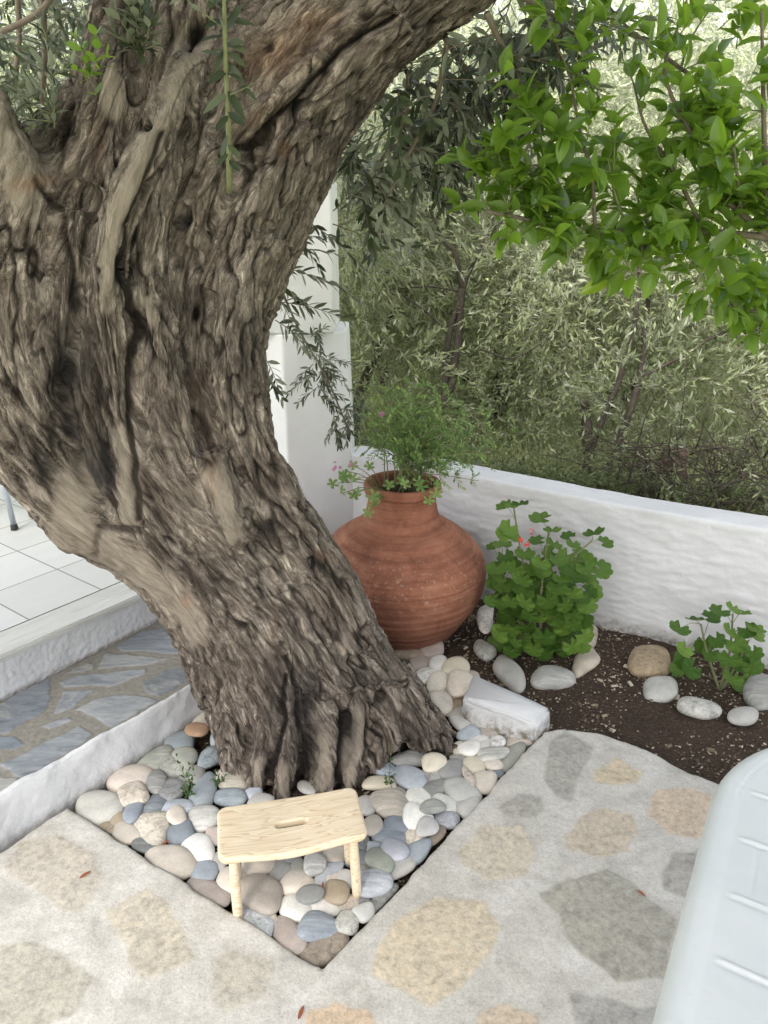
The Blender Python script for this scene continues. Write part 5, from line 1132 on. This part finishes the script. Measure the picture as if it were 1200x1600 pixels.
geranium(G1, [[(848,1035,G1[1]),(830,950,G1[1]-.02),(815,870,G1[1]-.03),(803,795,G1[1]-.03)],[(850,1035,G1[1]),(870,950,G1[1]),(890,880,G1[1]),(925,845,G1[1])],[(846,1035,G1[1]),(845,940,G1[1]-.04),(852,870,G1[1]-.03),(858,825,G1[1]-.03)],[(846,1035,G1[1]),(805,960,G1[1]),(785,890,G1[1])]],
         lv, 'large bushy geranium with round leaves and a few red flowers beside the clay jar', r, .05, [(817,844,G1[1]-.12),(823,848,G1[1]-.12),(830,830,G1[1]-.1)])
G2 = np.array([*PZ(1125, 1078, -.05)])
lv = [(x, y, s, 1) for x, y, s in [(1068,1030,1.2),(1080,1045,1.3),(1060,1045,1),(1100,1005,1.3),(1110,1020,1.1),(1120,1000,1),(1140,1030,1.3),(1160,1035,1.3),(1175,1040,1.2),(1165,1055,1.2),(1145,1060,1.2),(1155,1070,1.1),(1150,1005,1.2),(1160,1015,1.1),(1178,1020,1),(1130,1045,1),(1070,1015,1),(1140,985,1),(1168,985,1.1),(1182,992,1)]]
lv += [(x, y, s, 0) for x, y, s in [(1062,982,1.2),(1088,968,1.2),(1125,955,1.2),(1110,965,1.1),(1160,958,1),(1180,982,1.1),(1145,950,.9)]]
geranium(G2, [[(1125,1078,G2[1]),(1140,1020,G2[1]-.01),(1145,960,G2[1])],[(1124,1078,G2[1]),(1105,1020,G2[1]),(1095,975,G2[1])],[(1126,1078,G2[1]),(1150,1040,G2[1]-.03),(1170,1000,G2[1])]], lv, 'small geranium without flowers near the right edge, between the sandy and dark rocks', r, .047)
# little sprouts between pebbles
r = np.random.default_rng(14)
def sprout(spots, label, size=.016):
    base = PZ(spots[0][0][0], spots[0][0][1], -.04); s = empty('sprout', base, label, 'sprout'); f = Foliage()
    for L in spots:
        P = spline([wp(x, y, base[1] - dy) for x, y, dy in L], 5); f.twig(P, 7, size, r, rad=.0012)
    f.build('stem', OL_T * (1, 1.8, 1), OL_F, [M_SHRUB, M_GREENTWIG], s, base)
sprout([[(293,1248,0),(290,1220,.02),(276,1182,.03)],[(294,1248,0),(293,1225,.02),(296,1195,.03)],[(296,1248,0),(299,1232,.02),(302,1205,.03)],[(292,1250,0),(290,1240,.02),(286,1230,.03)]], 'tallest leafy weed sprouting among the pebbles near the kerb')
sprout([[(344,1228,0),(341,1218,.02),(340,1208,.02)],[(344,1228,0),(338,1222,.02),(333,1218,.02)],[(344,1228,0),(348,1218,.02),(350,1212,.02)]], 'tiny bright green tuft beside the olive beige pebble', .014)
sprout([[(608,1232,0),(609,1200,.02),(612,1165,.03)],[(608,1230,0),(604,1222,.02),(602,1214,.03)],[(608,1232,0),(612,1222,.02),(615,1212,.02)]], 'thin upright sprout in front of the right half of the trunk', .013)
# fallen leaves
def fallen(x, y, z, ang, s, label, yaw=0):
    T, F = lens_leaf(.13, .5, .1); p = PZ(x, y, z); a = math.radians(ang); V_ = inst(T, np.zeros((1, 3)), np.array([[math.cos(a), math.sin(a), .05]]), np.array([[.1, -.2, 1.]]), [s])
    o = obj('fallen_leaf', raw_mesh('fallen_leaf', V_, F), M_DRY, label=label, cat='dry leaf', group='dry leaves fallen on stone', loc=p + (0, 0, .004))
fallen(124, 1375, .003, 50, .034, 'brown dry leaf lying on the left paving beside the bed'); fallen(466, 1596, .003, 75, .034, 'reddish dry leaf lying at the bottom middle of the paving')
fallen(994, 1392, .003, -50, .028, 'red brown dry leaf lying on the big dark paving stone'); fallen(505, 1390, .004, 95, .022, 'short red dry leaf standing between the slate oval and brown tan pebbles')
fallen(252, 1322, -.015, 40, .026, 'pink brown dry leaf wedged beside the striped dark grey pebble')
# ------------------------------------------------------------------ stool
SO = np.array([-.2265, 1.411, 0.]); ua = math.radians(12.6)
stool = empty('stool', (SO[0], SO[1], -.035), 'small pale pine stool with a slotted wavy seat standing on the pebbles', 'stool', rz=ua)
Ls, Ws, Rc = .352, .178, .024
def rrect(L, W, R, n=8, wav=0):
    out = []
    for cx_, cy_, a0 in ((L / 2 - R, W / 2 - R, 0), (-L / 2 + R, W / 2 - R, 90), (-L / 2 + R, -W / 2 + R, 180), (L / 2 - R, -W / 2 + R, 270)):
        for k in range(n + 1): a = math.radians(a0 + 90 * k / n); out.append((cx_ + R * math.cos(a), cy_ + R * math.sin(a)))
    out = densify(out, .006, 0); 
    if wav: out[:, 1] += wav * np.cos(out[:, 0] / L * 2 * math.pi * 1.15 + .3) * np.sign(out[:, 1]) * (np.abs(out[:, 1]) > W * .3)
    return out
outer = rrect(Ls, Ws, Rc, 8, .0035); inner = rrect(.080, .019, .0094, 8)
def solid(outer, inner, xs, ys, zt, th_, rb, hf=None, inner_r=.003):
    gx, gy = np.meshgrid(xs, ys); X = np.stack([gx.ravel(), gy.ravel()], 1); s1, n1 = poly_sd(X, outer); s, near = s1, n1; R = np.full(len(X), rb)
    if inner is not None:
        s2_, n2 = poly_sd(X, inner); s2_ = -s2_; m = s2_ < s1; s = np.where(m, s2_, s1); near = np.where(m[:, None], n2, n1); R = np.where(m, inner_r, rb)
    idx = np.arange(len(X)).reshape(len(ys), len(xs)); Q = np.stack([idx[:-1, :-1], idx[:-1, 1:], idx[1:, 1:], idx[1:, :-1]], -1).reshape(-1, 4)
    Q = Q[(s > 0)[Q].any(1)]; X2 = np.where((s <= 0)[:, None], near, X); used = np.zeros(len(X), bool); used[Q.ravel()] = True; rm = np.cumsum(used) - 1
    X2 = X2[used]; s = np.maximum(s[used], 0); R = R[used]; Q = rm[Q]; dz = R - np.sqrt(np.maximum(0, R ** 2 - np.maximum(0, R - s) ** 2))
    hh = hf(X2, s) if hf else 0; top = np.column_stack([X2, zt + hh - dz]); bot = np.column_stack([X2, zt + (hh if hf else 0) * .9 - th_ + dz]); n = len(X2)
    e = np.concatenate([Q[:, [0, 1]], Q[:, [1, 2]], Q[:, [2, 3]], Q[:, [3, 0]]]); key = np.sort(e, 1); kk = key[:, 0].astype(np.int64) * n + key[:, 1]
    u, first, cnt = np.unique(kk, return_index=True, return_counts=True); be = e[first[cnt == 1]]
    SK = np.stack([be[:, 1], be[:, 0], be[:, 0] + n, be[:, 1] + n], 1); return np.concatenate([top, bot]), np.concatenate([Q, Q[:, ::-1] + n, SK])
V_, F_ = solid(outer, inner, np.arange(-.18, .181, .0026), np.arange(-.097, .098, .0026), .235, .021, .0085, lambda X, s: .003 * (np.abs(X[:, 0]) / (Ls / 2)) ** 2 - .003 * np.cos(X[:, 0] / Ls * 2 * math.pi * 1.2) - .0015)
obj('seat', raw_mesh('seat', V_, F_), M_WOOD, stool)
for sx_ in (-1, 1):
    for sy_ in (-1, 1):
        top = np.array([sx_ * .142, sy_ * .058, .222]); ft = np.array([sx_ * .148 + .004, sy_ * .062 + (.012 if sy_ < 0 else 0), .0])
        V_, F_ = tube(np.linspace(top, ft, 8), [.0105, .0112, .0118, .0122, .0124, .0124, .0122, .0112], 20)
        me = bpy.data.meshes.new('leg'); me.from_pydata(V_.tolist(), [], F_); me.polygons.foreach_set('use_smooth', [len(f) == 4 for f in F_]); obj('leg', me, M_WOOD, stool)
for sx_ in (-1, 1):
    me = bpy.data.meshes.new('cleat'); bm = bmesh.new(); bmbox(bm, (sx_ * .142 - .010, -.058, .196), (sx_ * .142 + .010, .058, .2165), 0, .003); bm.to_mesh(me); bm.free(); obj('cross_rail', me, M_WOOD, stool)
# ------------------------------------------------------------------ white plastic table
tb = empty('garden_table', (0, 0, 0), 'white plastic garden table with rounded corner at the lower right', 'table', rz=math.atan2(-.517, .856))
out = []
v0, v1, s0, s1_, RR = -.037, .80, .28, 1.365, .31
for cx_, cy_, a0 in ((v1 - RR, s1_ - RR, 0), (v0 + RR, s1_ - RR, 90), (v0 + RR, s0 + RR, 180), (v1 - RR, s0 + RR, 270)):
    for k in range(25): a = math.radians(a0 + 90 * k / 24); out.append((cx_ + RR * math.cos(a), cy_ + RR * math.sin(a)))
def tab_h(X, s):
    h = -.0022 * np.exp(-((s - .034) / .0013) ** 2) - .0015 * sstep(.034, .040, s)
    for sg in (.761 - .112, .761, .872, .985, 1.097, 1.209, .537, .425):
        m = sstep(v0 + .034, v0 + .048, X[:, 0]) * sstep(v1 - .034, v1 - .048, X[:, 0]) * sstep(.045, .06, s)
        g_ = X[:, 1] - sg; h += m * (.0022 * np.exp(-((g_ - .002) / .0022) ** 2) - .0018 * np.exp(-((g_ + .004) / .0028) ** 2))
    for vg in (v0 + .075,):
        h -= .0012 * np.exp(-((X[:, 0] - vg) / .0015) ** 2) * sstep(.985, .975, X[:, 1]) * sstep(.88, .9, X[:, 1])
    return h
V_, F_ = solid(np.array(out), None, np.arange(v0 - .006, v1 + .01, .0032), np.arange(s0 - .006, s1_ + .01, .0032), .72, .040, .019, tab_h)
obj('tabletop', raw_mesh('tabletop', V_, F_), M_PLAST, tb)
for vx in (v0 + .13, v1 - .13):
    for sy_ in (s0 + .13, s1_ - .17):
        me = bpy.data.meshes.new('leg'); V_, F_ = tube([(vx, sy_, .70), (vx, sy_, .35), (vx, sy_, 0.002)], [.032, .027, .022], 16); me.from_pydata(V_.tolist(), [], F_); obj('leg', me, M_PLAST, tb)
# ------------------------------------------------------------------ metal chair on the terrace
fx, fy = PZ(23, 827, .26)[:2]
ch = empty('garden_chair', (fx - .2, fy + .1, .26), 'grey tubular metal chair on the tiled terrace, one leg with a black foot showing', 'chair')
CO = np.array([fx - .2, fy + .1, .26])
for i, (x, y) in enumerate([(fx, fy), (fx - .42, fy - .12), (fx - .12, fy + .42), (fx - .54, fy + .3)]):
    top = np.array([x - .03 - (.0 if i in (0, 2) else -.05), y + .02, .26 + .44]); V_, F_ = tube([(x, y, .272), top], .0125, 16); mb = MB(); mb.add(V_, F_); lg = child('leg', mb.mesh('leg'), M_METAL, ch, CO)
    V_, F_ = tube([(x, y, .2605), (x, y, .268), (x - .001, y, .285)], [.017, .0165, .0145], 16); mb = MB(); mb.add(V_, F_); f_ = child('rubber_foot', mb.mesh('rubber_foot'), M_RUBBER, lg, CO)
me = bpy.data.meshes.new('seat'); bm = bmesh.new(); bmbox(bm, (-.39, -.2, .44), (.15, .34, .47), 0, .01); bm.to_mesh(me); bm.free(); obj('seat', me, M_METAL, ch)
me = bpy.data.meshes.new('backrest'); bm = bmesh.new(); bmbox(bm, (-.39, -.2, .471), (-.36, .34, .85), 0, .01); bm.to_mesh(me); bm.free(); obj('backrest', me, M_METAL, ch)
# ------------------------------------------------------------------ lemon tree
LO = np.array([2.05, 2.15, -.08]); lem = empty('lemon_tree', LO, 'lemon tree at the right whose glossy bright green boughs hang over the bed', 'tree')
mb = MB(); V_, F_ = tube(spline([LO, (2.0, 2.15, .7), (1.85, 2.1, 1.3), (1.6, 2.05, 1.6)], 6), np.linspace(.06, .03, 19), 12); mb.add(V_, F_)
child('trunk', mb.mesh('trunk'), M_TWIG, lem, LO)
LB = [([(1500,430,2.1),(1330,400,2.05),(1200,372,2.0),(1100,362,1.98),(1000,358,1.95),(900,368,1.92),(830,345,1.9),(760,330,1.9)],.011),([(1210,380,2.0),(1160,335,1.98),(1110,290,1.95),(1088,230,1.93),(1080,180,1.93)],.009),
 ([(1330,520,2.0),(1230,488,1.95),(1170,485,1.93),(1120,470,1.92)],.008),([(930,365,1.92),(925,280,1.9),(905,200,1.9),(890,120,1.9),(870,70,1.9)],.005),([(860,350,1.9),(850,270,1.9),(845,210,1.9),(835,170,1.9)],.004),
 ([(1100,362,1.98),(1060,280,1.95),(1010,200,1.95),(990,130,1.95)],.006),([(1200,372,2.0),(1195,250,1.95),(1192,120,1.95),(1190,20,1.95)],.008),([(1090,230,1.93),(1040,120,1.9),(1060,40,1.9),(1080,-20,1.9)],.005),([(1075,115,2.1),(1000,60,2.1),(960,20,2.1),(930,-20,2.1)],.005),([(1060,120,2.1),(1080,60,2.1),(1120,0,2.1)],.004),
 ([(800,340,1.9),(780,290,1.9),(760,260,1.9)],.003),([(1000,358,1.95),(1000,400,1.92),(992,435,1.9)],.004),([(1130,365,1.98),(1105,410,1.93),(1090,445,1.92)],.004),([(920,365,1.92),(895,390,1.88),(888,410,1.88)],.004),([(1300,545,1.9),(1230,540,1.88),(1185,548,1.88)],.004),([(1160,340,1.98),(1150,260,1.9),(1140,180,1.9)],.005),([(980,358,1.95),(960,300,1.9),(950,250,1.88)],.004)]
r = np.random.default_rng(21); fo = Foliage(); BP = []
for L, rad in LB:
    P = spline([wp(*q) for q in L], 7); V_, F_ = tube(P, np.linspace(rad, rad * .4, len(P)), 7); fo.mb.add(V_, F_, 1 if rad > .0045 else 2); BP.append(P)
def lem_twig(p, d, L, n, size):
    path = curve3(p, d, L, -.1, r, 6, .15); fo.twig(path, n, size, r, rad=.0018, m=2, pair=False, ang=58)
    for k in range(3): fo.pos.append(path[-1]); fo.dr.append(path[-1] - path[-2] + r.normal(size=3) * .02); fo.up.append(r.normal(size=3) * .4 + (0, -.2, 1)); fo.sz.append(size * r.uniform(.6, 1))
for P in BP:
    n = max(2, int(len(P) * (.46 if P[:, 2].mean() < 1.75 else .17)))
    for i in np.linspace(max(1, len(P) * .12), len(P) - 1, n).astype(int):
        sx_ = project(P[i][None])[0][0]
        if sx_ > 1300: continue
        lem_twig(P[i], np.array([r.normal() * .7 - .1, r.normal() * .7 - .1, .55 + r.normal() * .45]), r.uniform(.07, .15), int(r.integers(5, 9)), r.uniform(.062, .085))
# extra rosettes where the photograph has leaf clusters
for (x, y, up_) in [q_ for q_ in [(730,318,.2),(745,300,.3),(775,325,.2),(800,255,.8),(808,250,.8),(790,240,.4),(840,230,.6),(850,160,.7),(905,95,.8),(915,110,.4),(930,110,.6),(960,120,.2),(880,150,.3),(905,210,.5),(940,190,.5),(955,160,.7),(1050,140,.6),(1085,150,.7),(1040,150,.5),(1010,150,.4),(1160,50,.4),(1180,120,.3),(1150,130,.3),(1100,130,.3),(870,280,.2),(900,260,.2),(950,240,.3),(1000,250,.3),(1040,230,.3),(960,320,.1),(990,330,0),(1050,330,.0),(1080,350,-.2),(1010,380,-.4),(980,400,-.6),(1090,440,-.7),(1060,400,-.4),(1120,420,-.5),(890,390,-.9),(900,380,-.6),(1000,440,-.8),(1080,460,-.9),(975,440,-.8),(1140,430,-.5),(1160,400,-.3),(1180,440,-.5),(1190,360,0),(1170,290,.2),(1130,240,.2),(1190,220,.3),(1170,560,-.6),(1190,540,-.3),(1150,380,-.2),(1100,300,.1),(1020,290,.1),(930,330,-.1),(850,330,.1),(820,310,.2),(1190,400,-.4),(1120,340,.0),(1195,500,-.3),(1175,330,-.1),(1185,380,-.3),(1150,350,-.3),(1110,380,-.4),(1060,370,-.3),(1040,350,-.2),(1130,400,-.5),(1165,430,-.6),(1195,440,-.6),(1100,410,-.6),(1070,420,-.7),(1030,400,-.6),(960,370,-.4),(940,350,-.3),(1195,340,0),(1195,290,.1),(1150,310,0),(1185,575,-.6),(940,20,.3),(970,40,.3),(1030,30,.3),(1130,20,.3),(1185,20,.1),(870,10,.1)] if (q_[0] + q_[1]) % 3 < 2 and not (440 <= q_[1] < 530)]:
    p = wp(x, y, r.uniform(1.8, 2.05)); lem_twig(p + (0.0, .02, -.03), (r.normal() * .5, -.25, up_), .05, 3, r.uniform(.062, .085))
fo.build('crown', LEMON_T, LEMON_F, [M_LEMON, M_TWIG, M_GREENTWIG], lem, LO)
# ------------------------------------------------------------------ olive grove beyond the wall
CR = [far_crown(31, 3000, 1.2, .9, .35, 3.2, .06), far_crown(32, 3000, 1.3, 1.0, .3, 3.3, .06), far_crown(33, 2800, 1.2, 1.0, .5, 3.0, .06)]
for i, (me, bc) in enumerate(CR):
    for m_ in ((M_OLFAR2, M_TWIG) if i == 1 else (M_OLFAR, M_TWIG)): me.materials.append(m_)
def grove_tree(x, y, k, label, stems=None, sc=1.0, rz=0.0, gz=None):
    z = ground_z(x, y) if gz is None else gz
    t = empty('olive_tree', (x, y, z), label, 'tree', 'olive trees of the grove beyond the wall')
    c = bpy.data.objects.new('crown', CR[k][0]); COL.objects.link(c); c.parent = t; c.scale = (sc,) * 3; c.rotation_euler = (0, 0, rz)
    mb = MB(); O = np.array([x, y, z])
    for L, r0, r1 in (stems or []):
        P = spline([wp(*q) for q in L], 6); P = P + .012 * np.stack([perlin(P * 6), perlin(P * 6 + 9), 0 * P[:, 0]], 1); V_, F_ = tube(P, np.linspace(r0, r1, len(P)), 8); mb.add(V_ - O, F_)
    if not stems:
        rr = np.random.default_rng(int(abs(x) * 100 + y * 10))
        for q in range(3):
            tp = CR[k][1][rr.integers(0, 16)] * sc; P = spline([(rr.normal() * .04, rr.normal() * .04, -.1), tp * (.3, .3, .35) + rr.normal(size=3) * .06, tp * (.7, .7, .75), tp], 5)
            V_, F_ = tube(P, np.linspace(.06, .012, len(P)), 8); mb.add(V_, F_)
    o = obj('trunk', mb.mesh('trunk'), M_DARKTWIG, t); return t
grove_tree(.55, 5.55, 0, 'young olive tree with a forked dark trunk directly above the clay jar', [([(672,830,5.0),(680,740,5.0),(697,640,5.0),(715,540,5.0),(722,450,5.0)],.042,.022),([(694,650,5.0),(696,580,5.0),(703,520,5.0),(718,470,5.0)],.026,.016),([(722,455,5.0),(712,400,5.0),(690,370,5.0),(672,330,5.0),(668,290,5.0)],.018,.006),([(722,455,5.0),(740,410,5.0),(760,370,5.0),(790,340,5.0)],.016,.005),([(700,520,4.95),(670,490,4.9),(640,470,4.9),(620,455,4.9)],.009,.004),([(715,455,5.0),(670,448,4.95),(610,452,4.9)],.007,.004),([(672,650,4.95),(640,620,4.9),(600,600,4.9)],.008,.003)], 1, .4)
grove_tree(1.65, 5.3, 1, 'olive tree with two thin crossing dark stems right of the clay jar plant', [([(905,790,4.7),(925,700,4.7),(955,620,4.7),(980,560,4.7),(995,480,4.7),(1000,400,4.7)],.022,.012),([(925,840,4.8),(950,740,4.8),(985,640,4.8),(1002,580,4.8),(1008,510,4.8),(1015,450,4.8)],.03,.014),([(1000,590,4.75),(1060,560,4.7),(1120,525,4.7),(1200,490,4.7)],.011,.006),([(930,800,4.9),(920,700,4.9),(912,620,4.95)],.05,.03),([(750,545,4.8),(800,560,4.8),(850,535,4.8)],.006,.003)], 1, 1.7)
grove_tree(2.9, 5.2, 2, 'olive tree beyond the wall at the right edge above the brushwood', None, 1, .8)
grove_tree(-.35, 6.2, 2, 'olive tree beyond the wall directly right of the white house corner', None, 1.05, 2.4)
grove_tree(1.1, 7.4, 1, 'shadowy olive tree further back between the two stemmed trees', None, 1.1, 3.3)
grove_tree(2.4, 7.6, 0, 'pale olive tree further back, behind the crossing stems', None, 1.1, 4.4)
grove_tree(0.1, 8.3, 0, 'pale olive tree further back behind the forked trunk', None, 1.15, 5.4)
grove_tree(3.9, 7.4, 2, 'olive tree further back, farthest to the right', None, 1.15, .2)
grove_tree(1.7, 10.0, 2, 'olive tree on the slope in the middle distance under the sky gap', None, 1.2, 1.2)
grove_tree(3.6, 10.3, 0, 'olive tree on the slope right of the sky gap', None, 1.3, 2.2)
grove_tree(-.6, 10.2, 0, 'olive tree on the slope left of the sky gap', None, 1.3, 3.0)
grove_tree(-1.9, 7.6, 1, 'olive tree behind the house corner, seen through the leaves at the upper left', None, 1.25, 3.9)
grove_tree(-3.6, 7.2, 2, 'olive tree seen left of the old trunk beyond the terrace', None, 1.3, .9)
# stump and brushwood
M_SCRUB = leaf_mat('scrub_leaf', (.06, .08, .03), (.16, .19, .09), (.22, .25, .16), .25, .5, .3)
stp = wp(1050, 740, 4.35)
mb = MB(); P = spline([wp(1046,900,4.35), wp(1050,780,4.35), wp(1052,700,4.35)], 6); V_, F_ = tube(P, np.linspace(.10, .07, len(P)), 26)
V_ = V_ + .018 * np.stack([fbm(V_ * (9, 9, 2), 3), fbm(V_ * (9, 9, 2) + 5, 3), 0 * V_[:, 0]], 1); mb.add(V_, F_)
tag_o = obj('tree_stump', mb.mesh('stump'), plain('brown_stump', (.10, .07, .055), .9, 14, .45, 1, .012), label='short brown tree stump standing just beyond the wall at the right', cat='stump')
r = np.random.default_rng(44); mb = MB()
for k in range(520):
    x = r.uniform(960, 1260); y = r.uniform(690, 850); p = wp(x, y, r.uniform(3.9, 4.9)); P = curve3(p, (r.normal(), r.normal() * .5, r.normal() * .6 + .15), r.uniform(.15, .7), .3, r, 6, .5); V_, F_ = tube(P, np.linspace(r.uniform(.002, .007), .0012, 6), 5); mb.add(V_, F_)
obj('brushwood', mb.mesh('brushwood'), M_DARKTWIG, kind='stuff', label='tangle of dry twigs heaped beyond the wall at the right', cat='brushwood')
g = Foliage()
for k in range(900):
    x = r.uniform(540, 1260); y = 745 + (x - 560) * .1 + r.uniform(-1, 1) ** 3 * 120 - 25; g.twig(curve3(wp(x, y, r.uniform(4.0, 5.0)), (r.normal(), r.normal(), .6), r.uniform(.12, .28), .4, r), 9, .05, r, rad=.0018)
def bush(): pass
V_ = inst(FAR_T, np.array(g.pos), np.array(g.dr), np.array(g.up), np.array(g.sz)); F_ = inst_faces(FAR_F, 4, len(g.pos)); obj('undergrowth', raw_mesh('undergrowth', V_, F_), M_SCRUB, kind='stuff', label='low olive scrub growing along the far side of the wall', cat='undergrowth')
# tall grass behind the wall
n = 26000; X = rng.uniform(-3, 6, n); Y = rng.uniform(4.2, 12, n); Z = np.array([ground_z(a, b_) for a, b_ in zip(X, Y)])
dr = np.stack([rng.normal(size=n) * .35, rng.normal(size=n) * .35, np.ones(n)], 1); up = rng.normal(size=(n, 3)) * .5 + (0, -1, 0)
V_ = inst(FAR_T * (1, .35, 1), np.stack([X, Y, Z - .02], 1), dr, up, rng.uniform(.12, .3, n)); F_ = inst_faces(FAR_F, 4, n)
obj('grass', raw_mesh('grass', V_, F_), leaf_mat('grass_blade', (.26, .30, .14), (.46, .47, .27), (.34, .38, .2), .35), kind='stuff', label='sunny yellow green grass under the olive grove', cat='grass')
# the empties are placed, so keep children where they were built
